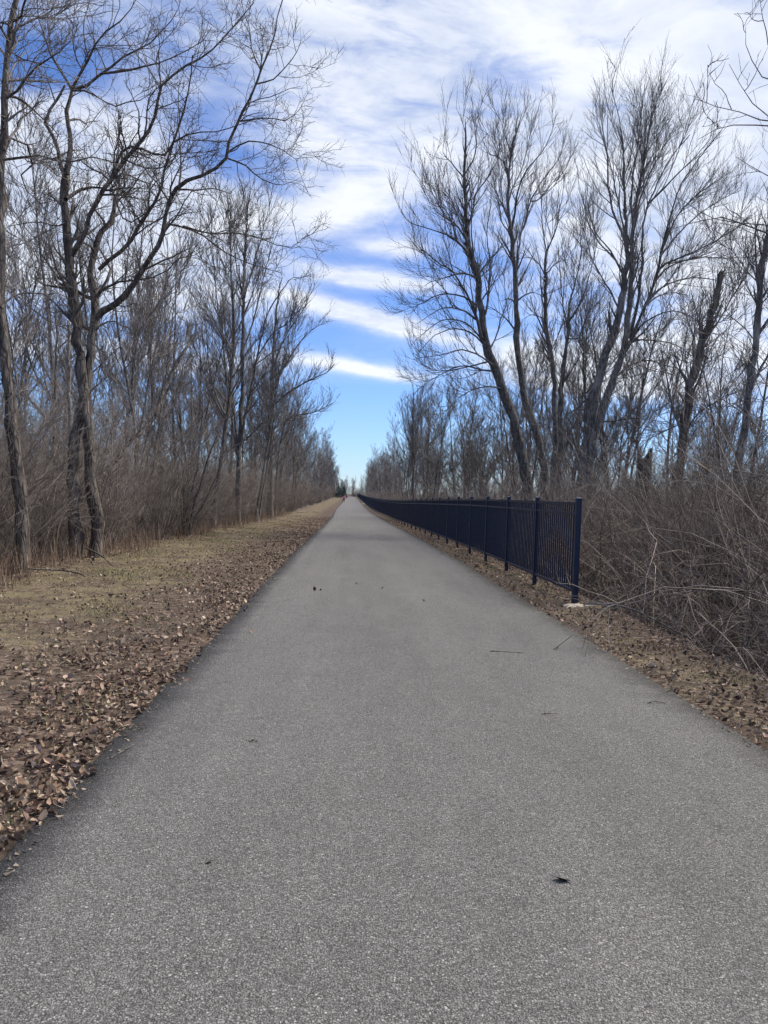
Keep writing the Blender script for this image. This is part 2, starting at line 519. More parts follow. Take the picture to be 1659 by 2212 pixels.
def cap_mb(s, z):
    mb = MB()
    lv = [(s / 2 + .006, z), (s / 2 + .006, z + .018), (s / 2 - .004, z + .030), (.012, z + .040)]
    v = [(a * x, a * y, h) for a, h in lv for x, y in ((1, 1), (-1, 1), (-1, -1), (1, -1))]
    q = [(k * 4 + i, k * 4 + (i + 1) % 4, k * 4 + 4 + (i + 1) % 4, k * 4 + 4 + i) for k in range(3) for i in range(4)]
    return mb.put(v, q + [(12, 13, 14, 15), (3, 2, 1, 0)])
me_end = bevel_box(.078, .078, -.35, 1.545, .005).mesh('post_end', M['fence'], False)
me_post = bevel_box(.064, .064, -.35, 1.545, .004).mesh('post', M['fence'], False)
me_cap_end = cap_mb(.078, 1.545).mesh('post_cap_end', M['fence'], False)
me_cap = cap_mb(.064, 1.545).mesh('post_cap', M['fence'], False)
me_picket = bevel_box(.020, .020, .19, 1.50, .002).mesh('picket', M['fence'], False)
b0 = Vector(root.location)
for i in range(NPOST):
    po = link('post', me_end if i == 0 else me_post, root, Vector((fx[i], fy[i], fz[i])) - b0)
    if i < 40:
        link('post_cap', me_cap_end if i == 0 else me_cap, po)
rest = MB()
NSINGLE = 15
PICKETS = 20
for i in range(NPOST - 1):
    A = Vector((fx[i], fy[i], fz[i])) - b0
    Bp = Vector((fx[i + 1], fy[i + 1], fz[i + 1])) - b0
    d = Bp - A
    ang = math.atan2(-d.x, d.y)
    def rail(name, z, hh, ww):
        L = d.length - .06
        n_ = d.normalized(); side = Vector((n_.y, -n_.x, 0)).normalized(); up = Vector((0, 0, 1))
        vv = []
        for t in (.03, d.length - .03):
            for sx, sz in ((-1, -1), (1, -1), (1, 1), (-1, 1)):
                vv.append(A + n_ * t + side * sx * ww / 2 + up * (z + sz * hh / 2))
        mb = MB().put([tuple(p) for p in vv], [(0, 1, 5, 4), (1, 2, 6, 5), (2, 3, 7, 6), (3, 0, 4, 7), (3, 2, 1, 0), (4, 5, 6, 7)])
        mb.build(name, M['fence'], root, smooth=False)
    rail('top_rail', 1.485, .042, .040)
    rail('middle_rail', 1.335, .036, .036)
    rail('bottom_rail', .205, .040, .038)
    for k in range(PICKETS):
        t = (k + .75) / (PICKETS + .5)
        p = A + d * t
        if i < NSINGLE:
            pk = link('picket', me_picket, root, p)
            pk.rotation_euler = (0, 0, ang)
        else:
            s = .010
            v = [(p.x + a * s, p.y + b * s, p.z + z) for z in (.19, 1.5) for a, b in ((-1, -1), (1, -1), (1, 1), (-1, 1))]
            rest.put(v, [(0, 1, 5, 4), (1, 2, 6, 5), (2, 3, 7, 6), (3, 0, 4, 7)])
tag(rest.build('far_pickets', M['fence'], root, smooth=False), kind='stuff')
# spilled concrete round the end post
def rubble(name, rx, ry, h, seed, mat, loc, rz=0):
    r_ = np.random.default_rng(seed)
    n = 14
    th = np.arange(n) * 2 * math.pi / n
    k = 1 + 0.28 * r_.standard_normal(n)
    v = []
    for f, hh in ((1.0, -.06), (.97, h * .35), (.78, h * .8), (.4, h)):
        for j in range(n):
            v.append((rx * f * k[j] * math.cos(th[j]), ry * f * k[j] * math.sin(th[j]), hh + r_.normal() * h * .12))
    v.append((0, 0, h))
    q = [(a * n + j, a * n + (j + 1) % n, a * n + n + (j + 1) % n, a * n + n + j) for a in range(3) for j in range(n)]
    t = [(3 * n + j, 3 * n + (j + 1) % n, 4 * n) for j in range(n)]
    o = MB().put(v, q, t).build(name, mat, None, loc, smooth=False)
    o.rotation_euler = (0, 0, rz)
    return o
tag(rubble('concrete_footing', .24, .13, .03, 3, M['concrete'], (3.30, 10.86, g1(3.3, 10.86)), .3), 'rough pale concrete spilled round the foot of the fence end post', 'footing')
tag(rubble('stone_slab', .36, .25, .06, 5, M['stone'], (2.62, 150, g1(2.62, 150)), .2), 'pale flat stone lying between path and fence far away', 'stone')

# skeletons of the trees that can be told apart, metres from each tree's base
GUIDES = {
 'edge': ((-5.39, 12.90), [
  ('trunk', 0.137, 0.035, [(0.0,0.0,-0.03),(-0.05,0.02,0.68),(-0.13,0.04,1.51),(-0.22,0.06,2.28),(-0.3,0.08,2.75),(-0.38,0.1,3.27),(-0.46,0.12,4.03),(-0.53,0.14,4.62),(-0.57,0.16,5.34),(-0.58,0.18,6.03),(-0.58,0.2,6.64),(-0.57,0.23,7.12),(-0.57,0.25,7.79),(-0.58,0.27,8.21),(-0.56,0.29,8.79),(-0.51,0.31,9.19),(-0.46,0.33,9.55),(-0.41,0.35,10.02),(-0.32,0.37,10.88)]),
  ('limb', 0.035, 0.008, [(-0.45,0.0,7.76),(-0.31,-0.08,7.77),(-0.07,-0.16,8.02),(0.12,-0.24,8.15),(0.36,-0.32,8.27),(0.48,-0.39,8.31),(0.66,-0.47,8.36),(0.9,-0.55,8.64)]),
  ('limb', 0.031, 0.008, [(-0.45,0.0,7.81),(-0.31,0.15,7.83),(-0.16,0.29,7.78),(-0.03,0.44,7.65),(0.05,0.59,7.63),(0.16,0.74,7.47)]),
  ('limb', 0.031, 0.008, [(-0.46,0.0,6.76),(-0.2,-0.1,6.77),(0.12,-0.21,6.78),(0.34,-0.31,6.71),(0.67,-0.41,6.6),(0.96,-0.52,6.62),(1.26,-0.62,6.63),(1.48,-0.73,6.52),(1.75,-0.83,6.38)]),
  ('limb', 0.035, 0.012, [(-0.46,0.0,6.91),(-0.43,0.06,7.09),(-0.38,0.13,7.17),(-0.22,0.19,7.2),(-0.13,0.26,7.04),(-0.12,0.32,6.9),(-0.23,0.39,6.73),(-0.41,0.45,6.67),(-0.36,0.52,6.54),(-0.11,0.58,6.29),(0.17,0.64,6.38)]),
  ('limb', 0.035, 0.012, [(-0.37,0.0,9.01),(-0.22,-0.12,8.98),(-0.11,-0.23,9.1),(-0.03,-0.35,9.22),(0.05,-0.46,9.51)]),
  ('limb', 0.031, 0.008, [(-0.4,0.0,8.82),(-0.2,0.17,9.11),(-0.0,0.33,9.31),(0.12,0.5,9.54),(0.29,0.66,9.73),(0.49,0.83,10.12)]),
  ('limb', 0.027, 0.008, [(-0.44,0.0,8.52),(-0.14,-0.18,8.32),(0.16,-0.37,8.16),(0.45,-0.55,8.04)]),
  ('limb', 0.031, 0.008, [(-0.39,0.0,8.9),(-0.56,0.15,9.05),(-0.79,0.31,9.17),(-1.24,0.46,9.35)]),
  ('limb', 0.031, 0.008, [(-0.44,0.0,4.35),(-0.36,0.18,4.59),(-0.21,0.37,4.71),(0.14,0.55,4.74),(0.3,0.74,4.88)]),
 ]),
 'fork': ((-5.25, 16.20), [
  ('trunk', 0.162, 0.093, [(0.0,0.0,0.07),(-0.08,0.02,1.1),(-0.18,0.03,1.76),(-0.25,0.05,2.43),(-0.34,0.06,3.1),(-0.4,0.08,3.49),(-0.46,0.09,3.87),(-0.53,0.11,4.36),(-0.59,0.12,4.84),(-0.68,0.14,5.42),(-0.75,0.15,5.9),(-0.8,0.17,6.32),(-0.87,0.19,7.05),(-0.93,0.2,7.52),(-0.93,0.22,7.88),(-0.91,0.23,8.01)]),
  ('trunk', 0.167, 0.059, [(-0.45,0.0,-0.05),(-0.5,0.03,1.09),(-0.54,0.07,1.95),(-0.51,0.1,2.68),(-0.45,0.14,3.17),(-0.38,0.17,3.5),(-0.34,0.2,3.99),(-0.32,0.24,4.49),(-0.28,0.27,4.79),(-0.27,0.31,5.09),(-0.3,0.34,5.58),(-0.38,0.37,5.9),(-0.38,0.41,6.25),(-0.29,0.44,6.61),(-0.22,0.48,6.9),(-0.08,0.51,7.07),(-0.02,0.54,7.42),(0.0,0.58,7.71)]),
  ('limb', 0.074, 0.039, [(-0.84,0.0,7.8),(-0.9,-0.04,7.9),(-0.99,-0.09,8.35),(-1.12,-0.13,8.66),(-1.21,-0.17,8.84),(-1.1,-0.22,9.04),(-0.95,-0.26,9.28),(-0.84,-0.3,9.41),(-0.77,-0.35,9.51)]),
  ('limb', 0.093, 0.064, [(-0.83,0.0,7.89),(-0.8,0.04,8.1),(-0.8,0.08,8.43),(-0.84,0.12,8.8),(-0.9,0.15,9.16),(-0.84,0.19,9.49),(-0.84,0.23,9.76)]),
  ('limb', 0.049, 0.010, [(-0.76,0.0,9.62),(-0.67,-0.1,9.74),(-0.48,-0.21,9.89),(-0.35,-0.31,10.11),(-0.28,-0.41,10.2),(-0.07,-0.51,10.38),(0.16,-0.62,10.53),(0.44,-0.72,10.64),(0.66,-0.82,10.86),(0.81,-0.93,11.11)]),
  ('limb', 0.049, 0.010, [(-0.75,0.0,9.6),(-0.61,0.06,9.66),(-0.41,0.13,9.83),(-0.22,0.19,10.07),(0.01,0.26,10.31),(0.23,0.32,10.55),(0.68,0.39,10.86),(0.89,0.45,11.15),(1.19,0.51,11.59),(1.31,0.58,12.02)]),
  ('limb', 0.034, 0.010, [(-0.15,0.0,9.97),(0.13,-0.1,9.96),(0.5,-0.2,9.98),(0.86,-0.3,10.04),(1.13,-0.4,10.04),(1.49,-0.5,10.16),(1.93,-0.6,10.35),(2.21,-0.69,10.63)]),
  ('limb', 0.049, 0.010, [(-0.75,0.0,9.6),(-0.96,0.1,9.93),(-1.21,0.2,10.28),(-1.35,0.3,10.56),(-1.49,0.4,10.88),(-1.69,0.5,11.33),(-1.76,0.6,11.74),(-1.86,0.69,12.29)]),
  ('limb', 0.034, 0.010, [(-0.75,0.0,9.59),(-0.39,-0.17,9.51),(-0.1,-0.35,9.3),(0.28,-0.52,9.07),(0.56,-0.69,9.07),(0.84,-0.87,9.03),(1.16,-1.04,9.12)]),
  ('limb', 0.059, 0.020, [(-0.82,0.0,7.37),(-0.79,0.13,7.47),(-0.68,0.26,7.65),(-0.49,0.4,7.79),(-0.2,0.53,7.83),(-0.07,0.66,7.81),(0.06,0.79,7.62),(0.15,0.93,7.52)]),
  ('limb', 0.083, 0.015, [(-0.68,0.0,6.22),(-0.6,-0.06,6.31),(-0.37,-0.13,6.69),(-0.23,-0.19,7.06),(-0.05,-0.26,7.39),(0.21,-0.32,7.7),(0.36,-0.39,7.92),(0.58,-0.45,8.15),(0.82,-0.51,8.47),(1.01,-0.58,8.68),(1.13,-0.64,9.0),(1.21,-0.71,9.35),(1.36,-0.77,9.46),(1.61,-0.84,9.7),(1.92,-0.9,9.84),(2.31,-0.96,10.09),(2.58,-1.03,10.34),(2.89,-1.09,10.7),(3.07,-1.16,10.89)]),
  ('limb', 0.029, 0.010, [(1.02,0.0,9.71),(1.06,-0.09,9.94),(1.05,-0.17,10.22),(1.05,-0.26,10.54),(1.04,-0.35,10.77)]),
  ('limb', 0.049, 0.010, [(0.08,0.0,7.8),(0.19,-0.12,8.04),(0.31,-0.23,8.23),(0.45,-0.35,8.34),(0.7,-0.46,8.32),(0.96,-0.58,8.2),(1.26,-0.69,8.06),(1.45,-0.81,8.08),(1.59,-0.93,8.26),(1.92,-1.04,8.38),(2.48,-1.16,8.39),(2.91,-1.27,8.49),(3.27,-1.39,8.63)]),
  ('limb', 0.093, 0.015, [(-0.17,0.0,4.93),(-0.05,-0.1,5.03),(0.3,-0.19,5.22),(0.62,-0.29,5.5),(0.93,-0.39,5.92),(1.16,-0.49,6.27),(1.33,-0.58,6.67),(1.41,-0.68,7.11),(1.66,-0.78,7.47),(2.06,-0.88,7.61),(2.43,-0.97,7.82),(2.59,-1.07,7.94),(2.78,-1.17,8.4),(3.01,-1.27,8.9),(3.2,-1.36,9.24),(3.28,-1.46,9.46),(3.47,-1.56,9.85),(3.61,-1.66,10.32),(3.69,-1.75,10.63),(3.73,-1.85,10.87)]),
  ('limb', 0.025, 0.010, [(3.02,0.0,9.95),(3.35,-0.09,10.01),(3.6,-0.17,10.22),(3.8,-0.26,10.46),(3.92,-0.35,10.66)]),
  ('limb', 0.025, 0.010, [(2.7,0.0,9.16),(3.27,0.09,9.31),(3.6,0.17,9.31),(3.87,0.26,9.55),(3.99,0.35,9.86)]),
  ('limb', 0.029, 0.010, [(2.44,0.0,8.49),(2.9,-0.14,8.69),(3.33,-0.29,8.6),(3.68,-0.43,8.4),(3.98,-0.58,8.16)]),
  ('limb', 0.029, 0.010, [(2.4,0.0,8.4),(2.8,0.14,8.32),(3.08,0.29,8.14),(3.49,0.43,8.05),(3.73,0.58,8.19)]),
  ('limb', 0.025, 0.010, [(3.08,0.0,10.25),(2.88,0.12,10.68),(2.8,0.23,11.22),(2.63,0.35,11.67),(2.55,0.46,12.12)]),
  ('limb', 0.064, 0.020, [(-0.11,0.0,5.96),(-0.03,-0.08,6.01),(0.29,-0.16,6.23),(0.55,-0.24,6.47),(0.77,-0.32,6.77),(1.06,-0.4,7.16),(1.23,-0.48,7.5),(1.29,-0.56,7.78),(1.37,-0.64,8.03),(1.49,-0.72,8.26),(1.6,-0.8,8.55),(1.75,-0.88,8.97),(1.85,-0.96,9.38),(1.92,-1.04,9.87)]),
  ('limb', 0.039, 0.010, [(-0.19,0.0,5.4),(-0.02,-0.12,5.5),(0.34,-0.23,5.65),(0.97,-0.35,5.72),(1.39,-0.46,5.87),(1.65,-0.58,6.09),(1.99,-0.69,6.15),(2.27,-0.81,6.27)]),
  ('limb', 0.034, 0.010, [(1.21,0.0,6.96),(1.37,-0.12,6.93),(1.88,-0.23,6.77),(2.23,-0.35,6.55),(2.62,-0.46,6.25),(3.25,-0.58,6.01),(3.73,-0.69,5.87)]),
  ('limb', 0.029, 0.010, [(1.58,0.0,6.94),(1.9,0.05,6.86),(2.22,0.1,6.84),(2.55,0.15,6.9),(3.13,0.2,6.85),(3.75,0.25,6.66),(4.08,0.3,6.93),(4.28,0.35,7.18)]),
  ('limb', 0.034, 0.010, [(-0.14,0.0,4.72),(-0.06,-0.09,4.73),(0.1,-0.19,4.83),(0.29,-0.28,4.85),(0.58,-0.37,4.72),(1.0,-0.46,4.55)]),
  ('limb', 0.034, 0.010, [(1.48,0.0,7.78),(1.47,0.2,8.24),(1.38,0.41,8.91),(1.27,0.61,9.49),(1.22,0.81,10.38)]),
  ('limb', 0.034, 0.010, [(-0.41,0.0,4.25),(-0.61,0.17,4.66),(-0.83,0.35,5.27),(-1.0,0.52,5.6),(-1.22,0.69,6.23),(-1.55,0.87,6.67),(-1.7,1.04,7.02)]),
  ('limb', 0.029, 0.010, [(-0.79,0.0,6.9),(-1.11,0.23,6.87),(-1.49,0.46,7.03),(-2.07,0.69,7.04),(-2.42,0.93,7.04)]),
  ('limb', 0.029, 0.010, [(0.18,0.0,7.5),(0.39,-0.19,6.99),(0.68,-0.37,6.84),(1.01,-0.56,7.02),(1.32,-0.74,7.11),(1.64,-0.93,7.14)]),
  ('limb', 0.034, 0.010, [(0.19,0.0,7.42),(0.23,0.09,7.75),(0.23,0.19,8.05),(0.57,0.28,7.94),(0.98,0.37,7.88),(1.4,0.46,7.76)]),
 ]),
 'maple': ((8.26, 27.00), [
  ('trunk', 0.425, 0.057, [(0.0,0.0,2.38),(0.02,0.0,3.15),(0.22,0.0,4.05),(0.35,0.0,5.17),(0.57,0.0,6.3),(0.9,0.0,7.43),(1.12,0.0,8.35),(1.27,0.0,9.24),(1.27,0.0,10.36),(1.24,0.0,11.16),(1.17,0.0,11.97)]),
  ('trunk', 0.327, 0.057, [(0.23,0.0,2.39),(0.28,-0.09,3.15),(0.39,-0.18,4.04),(0.67,-0.26,5.15),(0.93,-0.35,6.05),(1.14,-0.44,6.71),(1.2,-0.53,7.57),(1.23,-0.61,8.42),(1.23,-0.7,9.16),(1.16,-0.79,9.93),(1.12,-0.88,10.85),(0.98,-0.96,11.9)]),
  ('limb', 0.090, 0.016, [(1.24,0.0,10.67),(1.06,0.16,11.28),(0.89,0.32,11.78),(0.66,0.48,12.87),(0.64,0.64,14.0),(0.37,0.8,15.12),(0.13,0.96,16.34)]),
  ('limb', 0.082, 0.016, [(1.18,0.0,11.81),(0.98,-0.34,12.3),(0.75,-0.68,13.68),(0.41,-1.01,14.69),(0.06,-1.35,15.39)]),
  ('limb', 0.074, 0.016, [(1.33,0.0,12.14),(1.49,0.34,12.94),(1.73,0.68,14.34),(1.95,1.01,15.76),(2.15,1.35,17.11)]),
  ('limb', 0.082, 0.016, [(1.44,0.0,11.17),(1.54,-0.24,12.63),(1.65,-0.48,13.99),(1.76,-0.72,15.16),(1.97,-0.96,15.88)]),
  ('limb', 0.074, 0.016, [(1.47,0.0,11.33),(1.88,0.43,12.66),(2.71,0.87,14.47),(3.39,1.3,15.47),(3.86,1.74,16.29)]),
  ('limb', 0.115, 0.025, [(1.47,0.0,7.39),(1.5,-0.19,7.73),(1.65,-0.39,8.72),(1.63,-0.58,9.76),(1.53,-0.77,11.0),(1.6,-0.96,11.79),(1.88,-1.16,12.52),(2.18,-1.35,13.23),(2.7,-1.54,13.94)]),
  ('limb', 0.115, 0.025, [(1.35,0.0,6.9),(1.61,0.19,7.36),(2.18,0.39,8.71),(2.56,0.58,9.61),(2.85,0.77,10.82),(3.14,0.96,11.92),(3.61,1.16,13.38),(4.51,1.35,14.7),(5.21,1.54,15.65)]),
  ('limb', 0.074, 0.016, [(2.38,0.0,9.57),(2.41,-0.39,9.9),(2.88,-0.77,10.07),(3.74,-1.16,10.46),(4.4,-1.54,10.88),(4.69,-1.93,11.13)]),
  ('limb', 0.065, 0.016, [(2.29,0.0,9.37),(2.67,0.23,9.82),(3.12,0.46,10.19),(4.16,0.69,10.58),(5.68,0.93,10.72),(7.04,1.16,10.98)]),
  ('limb', 0.065, 0.016, [(2.51,0.0,10.48),(3.21,0.48,11.92),(4.06,0.96,12.9),(5.13,1.45,13.74),(6.13,1.93,14.48)]),
  ('limb', 0.065, 0.016, [(1.13,0.0,8.2),(0.77,-0.23,8.78),(0.26,-0.46,9.34),(-0.17,-0.69,9.89),(-0.57,-0.93,10.75),(-0.84,-1.16,11.13)]),
  ('limb', 0.065, 0.016, [(1.25,0.0,9.36),(0.98,0.29,10.25),(0.54,0.58,10.82),(0.09,0.87,11.73),(-0.08,1.16,12.84)]),
  ('limb', 0.074, 0.016, [(1.39,0.0,6.9),(1.69,-0.35,7.66),(2.2,-0.69,8.09),(2.7,-1.04,8.16),(3.21,-1.39,7.82),(3.55,-1.74,7.29)]),
  ('limb', 0.074, 0.016, [(1.14,0.0,6.06),(1.63,0.24,6.45),(2.39,0.48,6.73),(3.19,0.72,6.6),(3.99,0.96,6.5)]),
  ('limb', 0.057, 0.016, [(2.04,0.0,8.57),(2.65,0.51,9.06),(3.46,1.03,9.37),(4.3,1.54,9.4)]),
  ('limb', 0.065, 0.016, [(0.62,0.0,4.39),(1.04,-0.24,4.39),(1.53,-0.48,4.51),(2.18,-0.72,4.42),(2.74,-0.96,4.35)]),
  ('limb', 0.065, 0.016, [(2.47,0.0,10.32),(3.37,0.43,11.41),(4.38,0.87,12.37),(5.44,1.3,13.1),(6.18,1.74,13.57)]),
  ('limb', 0.065, 0.016, [(1.97,0.0,12.17),(2.61,-0.39,12.87),(3.23,-0.77,13.54),(3.6,-1.16,14.01)]),
  ('limb', 0.065, 0.016, [(2.03,0.0,8.65),(2.86,0.24,9.41),(3.98,0.48,9.78),(5.13,0.72,9.74),(6.15,0.96,9.34)]),
  ('limb', 0.057, 0.016, [(1.54,0.0,7.32),(2.14,-0.51,7.24),(2.76,-1.03,7.0),(3.36,-1.54,6.39)]),
  ('limb', 0.057, 0.016, [(1.24,0.0,9.52),(0.82,0.34,10.5),(0.3,0.68,11.34),(0.1,1.01,12.46),(0.13,1.35,13.61)]),
  ('limb', 0.057, 0.016, [(1.24,0.0,10.83),(0.95,0.19,12.19),(0.7,0.39,13.57),(0.47,0.58,14.64),(0.4,0.77,15.89)]),
  ('limb', 0.057, 0.016, [(1.43,0.0,11.49),(1.58,-0.26,13.03),(1.67,-0.51,14.36),(1.68,-0.77,15.51)]),
  ('limb', 0.057, 0.016, [(0.05,0.0,5.19),(-0.14,0.32,4.89),(-0.46,0.64,4.66),(-0.7,0.96,4.26)]),
 ]),
 'lean': ((6.90, 30.00), [
  ('trunk', 0.382, 0.023, [(0.0,0.0,2.31),(-0.12,0.02,3.04),(-0.43,0.05,4.15),(-0.84,0.07,5.32),(-1.35,0.1,6.69),(-1.66,0.12,7.14),(-1.82,0.15,8.1),(-2.01,0.18,9.23),(-2.23,0.2,10.35),(-2.42,0.23,11.0),(-2.64,0.25,11.69),(-2.7,0.27,12.39),(-2.78,0.3,13.06),(-2.82,0.32,13.96),(-2.79,0.35,14.52),(-2.8,0.38,15.56),(-2.85,0.4,16.47)]),
  ('limb', 0.082, 0.018, [(-2.69,0.0,11.91),(-2.58,0.2,12.26),(-2.42,0.4,12.97),(-2.29,0.6,13.66),(-1.85,0.8,14.35),(-1.43,1.0,15.2),(-1.3,1.2,15.85)]),
  ('limb', 0.055, 0.018, [(-2.84,0.0,14.15),(-2.5,-0.2,14.87),(-2.54,-0.4,15.54),(-2.61,-0.6,16.0)]),
  ('limb', 0.055, 0.018, [(-2.87,0.0,13.97),(-3.18,0.25,14.42),(-3.4,0.5,14.82),(-3.66,0.75,15.22),(-3.57,1.0,15.91)]),
  ('limb', 0.082, 0.018, [(-2.64,0.0,11.1),(-2.83,-0.27,11.17),(-3.18,-0.53,11.37),(-3.57,-0.8,11.47),(-4.26,-1.07,11.57),(-5.07,-1.33,11.7),(-5.36,-1.6,12.05)]),
  ('limb', 0.073, 0.018, [(-2.67,0.0,11.55),(-2.8,0.32,11.89),(-3.05,0.64,12.35),(-3.36,0.96,12.72),(-3.76,1.28,13.47),(-3.89,1.6,14.19)]),
  ('limb', 0.118, 0.018, [(-1.96,0.0,7.79),(-2.26,-0.17,8.68),(-2.59,-0.34,9.29),(-2.9,-0.51,9.67),(-3.3,-0.69,10.14),(-3.86,-0.86,10.36),(-4.31,-1.03,10.68),(-4.73,-1.2,10.8)]),
  ('limb', 0.082, 0.018, [(-2.15,0.0,9.77),(-2.06,0.35,10.4),(-1.79,0.7,10.88),(-1.43,1.05,11.38),(-0.85,1.4,11.97)]),
  ('limb', 0.082, 0.018, [(-1.95,0.0,8.52),(-1.77,0.1,9.09),(-1.73,0.2,9.85),(-1.66,0.3,10.79),(-1.82,0.4,11.73),(-1.78,0.5,12.68),(-1.67,0.6,13.64)]),
  ('limb', 0.055, 0.018, [(-3.11,0.0,11.55),(-3.34,-0.2,12.17),(-3.65,-0.4,12.61),(-4.22,-0.6,12.69),(-4.58,-0.8,13.29)]),
  ('limb', 0.073, 0.018, [(-2.21,0.0,8.51),(-2.8,-0.45,8.73),(-3.57,-0.9,8.68),(-4.13,-1.35,8.29),(-4.68,-1.8,7.82)]),
  ('limb', 0.073, 0.018, [(-1.77,0.0,7.44),(-2.27,0.45,8.05),(-2.96,0.9,8.3),(-3.65,1.35,8.09),(-4.26,1.8,7.48)]),
  ('limb', 0.073, 0.018, [(-1.45,0.0,6.73),(-1.99,-0.35,7.0),(-2.78,-0.7,7.17),(-3.52,-1.05,6.9),(-4.6,-1.4,6.62)]),
  ('limb', 0.064, 0.018, [(-1.56,0.0,6.9),(-2.23,0.4,6.76),(-3.1,0.8,6.6),(-4.0,1.2,6.63)]),
  ('limb', 0.064, 0.018, [(-1.67,0.0,7.26),(-1.24,0.47,8.1),(-1.0,0.93,8.96),(-0.44,1.4,9.47)]),
  ('limb', 0.073, 0.018, [(-2.27,0.0,10.13),(-2.84,-0.4,10.17),(-3.6,-0.8,9.84),(-4.25,-1.2,9.53)]),
  ('limb', 0.073, 0.018, [(-1.77,0.0,7.53),(-2.47,0.4,8.4),(-3.36,0.8,8.63),(-4.14,1.2,8.13),(-4.57,1.6,7.72)]),
  ('limb', 0.073, 0.018, [(-2.19,0.0,9.05),(-2.78,-0.2,9.33),(-3.62,-0.4,9.33),(-4.26,-0.6,8.98),(-4.75,-0.8,8.65)]),
  ('limb', 0.073, 0.018, [(-1.27,0.0,6.55),(-1.79,0.2,6.56),(-2.6,0.4,6.74),(-3.49,0.6,6.37),(-4.29,0.8,5.81)]),
  ('limb', 0.064, 0.018, [(-1.06,0.0,5.83),(-1.8,-0.53,5.82),(-2.68,-1.07,5.44),(-3.51,-1.6,4.65)]),
  ('limb', 0.064, 0.018, [(-2.65,0.0,11.55),(-3.02,0.25,12.52),(-3.29,0.5,13.33),(-3.66,0.75,13.96),(-3.84,1.0,14.79)]),
  ('limb', 0.055, 0.018, [(-2.02,0.0,9.24),(-1.62,0.33,9.89),(-1.11,0.67,10.56),(-0.79,1.0,11.23)]),
  ('stub', 0.100, 0.073, [(-2.24,0.0,10.13),(-2.35,0.0,10.63),(-2.41,0.0,10.92)]),
 ]),
 'twin': ((8.21, 32.00), [
  ('trunk', 0.320, 0.024, [(0.0,0.0,2.39),(-0.18,-0.02,3.17),(-0.53,-0.05,4.34),(-0.99,-0.07,5.59),(-1.31,-0.1,7.04),(-1.39,-0.12,7.52),(-1.52,-0.15,9.01),(-1.58,-0.18,9.95),(-1.7,-0.2,10.9),(-1.87,-0.23,12.07),(-1.92,-0.25,12.76),(-2.1,-0.27,13.32),(-2.13,-0.3,13.92),(-2.1,-0.32,14.99),(-2.06,-0.35,15.78),(-1.87,-0.38,16.72),(-1.71,-0.4,17.33)]),
  ('limb', 0.097, 0.019, [(-1.61,0.0,10.78),(-1.47,0.2,12.22),(-1.35,0.4,12.78),(-1.09,0.6,13.49),(-0.91,0.8,14.3),(-0.65,1.0,14.85),(-0.26,1.2,15.52),(0.39,1.4,16.44),(0.71,1.6,17.61)]),
  ('limb', 0.087, 0.019, [(-1.83,0.0,12.8),(-1.75,-0.2,13.74),(-1.65,-0.4,14.51),(-1.38,-0.6,15.1),(-0.87,-0.8,15.7),(-0.59,-1.0,16.33),(-0.51,-1.2,16.73)]),
  ('limb', 0.058, 0.019, [(-2.03,0.0,13.84),(-1.77,0.25,14.72),(-1.45,0.5,15.43),(-1.14,0.75,16.53),(-0.92,1.0,17.64)]),
  ('limb', 0.058, 0.019, [(-2.03,0.0,15.03),(-2.5,-0.4,15.51),(-3.04,-0.8,15.49)]),
  ('limb', 0.068, 0.019, [(-1.96,0.0,13.17),(-2.07,0.4,13.66),(-2.37,0.8,14.58),(-2.76,1.2,15.29)]),
  ('limb', 0.048, 0.019, [(-1.99,0.0,15.86),(-2.35,-0.3,16.56),(-2.62,-0.6,17.06)]),
  ('limb', 0.068, 0.019, [(-1.72,0.0,11.94),(-1.93,0.25,12.78),(-2.16,0.5,13.24),(-2.35,0.75,14.31),(-2.43,1.0,15.19)]),
  ('limb', 0.068, 0.019, [(-1.5,0.0,9.82),(-1.37,-0.53,9.89),(-1.11,-1.07,9.91),(-0.76,-1.6,9.64)]),
  ('limb', 0.068, 0.019, [(-1.53,0.0,9.72),(-1.71,0.8,10.11),(-1.82,1.6,10.21)]),
  ('limb', 0.068, 0.019, [(-1.44,0.0,8.47),(-1.96,-0.33,8.95),(-2.52,-0.67,9.23),(-2.97,-1.0,9.32)]),
  ('limb', 0.058, 0.019, [(-1.09,0.0,13.99),(-0.66,0.27,14.21),(-0.13,0.53,14.92),(0.42,0.8,15.65)]),
 ]),
 'slim': ((8.30, 31.00), [
  ('trunk', 0.225, 0.075, [(0.0,0.0,2.38),(0.01,0.0,3.14),(-0.03,0.0,4.57),(-0.17,0.0,6.48),(-0.42,0.0,7.94),(-0.61,0.0,8.87),(-0.64,0.0,10.25),(-0.66,0.0,11.66)]),
  ('limb', 0.056, 0.019, [(-0.66,0.0,11.58),(-0.78,0.27,12.43),(-0.79,0.53,13.45),(-0.86,0.8,14.6)]),
  ('limb', 0.056, 0.019, [(-0.66,0.0,11.62),(-0.61,-0.16,11.79),(-0.45,-0.32,12.25),(-0.33,-0.48,13.01),(-0.26,-0.64,13.69),(-0.28,-0.8,14.08)]),
  ('limb', 0.047, 0.019, [(-0.64,0.0,10.55),(-0.96,0.33,11.29),(-1.28,0.67,11.57),(-1.59,1.0,11.56)]),
  ('limb', 0.047, 0.019, [(-0.62,0.0,10.74),(-0.41,-0.5,10.98),(-0.08,-1.0,11.02)]),
  ('limb', 0.047, 0.019, [(-0.61,0.0,8.87),(-1.26,-0.5,8.91),(-1.74,-1.0,8.59)]),
  ('limb', 0.047, 0.019, [(-0.32,0.0,7.56),(0.24,0.5,8.83),(0.54,1.0,9.92)]),
 ]),
 'spread': ((9.31, 34.00), [
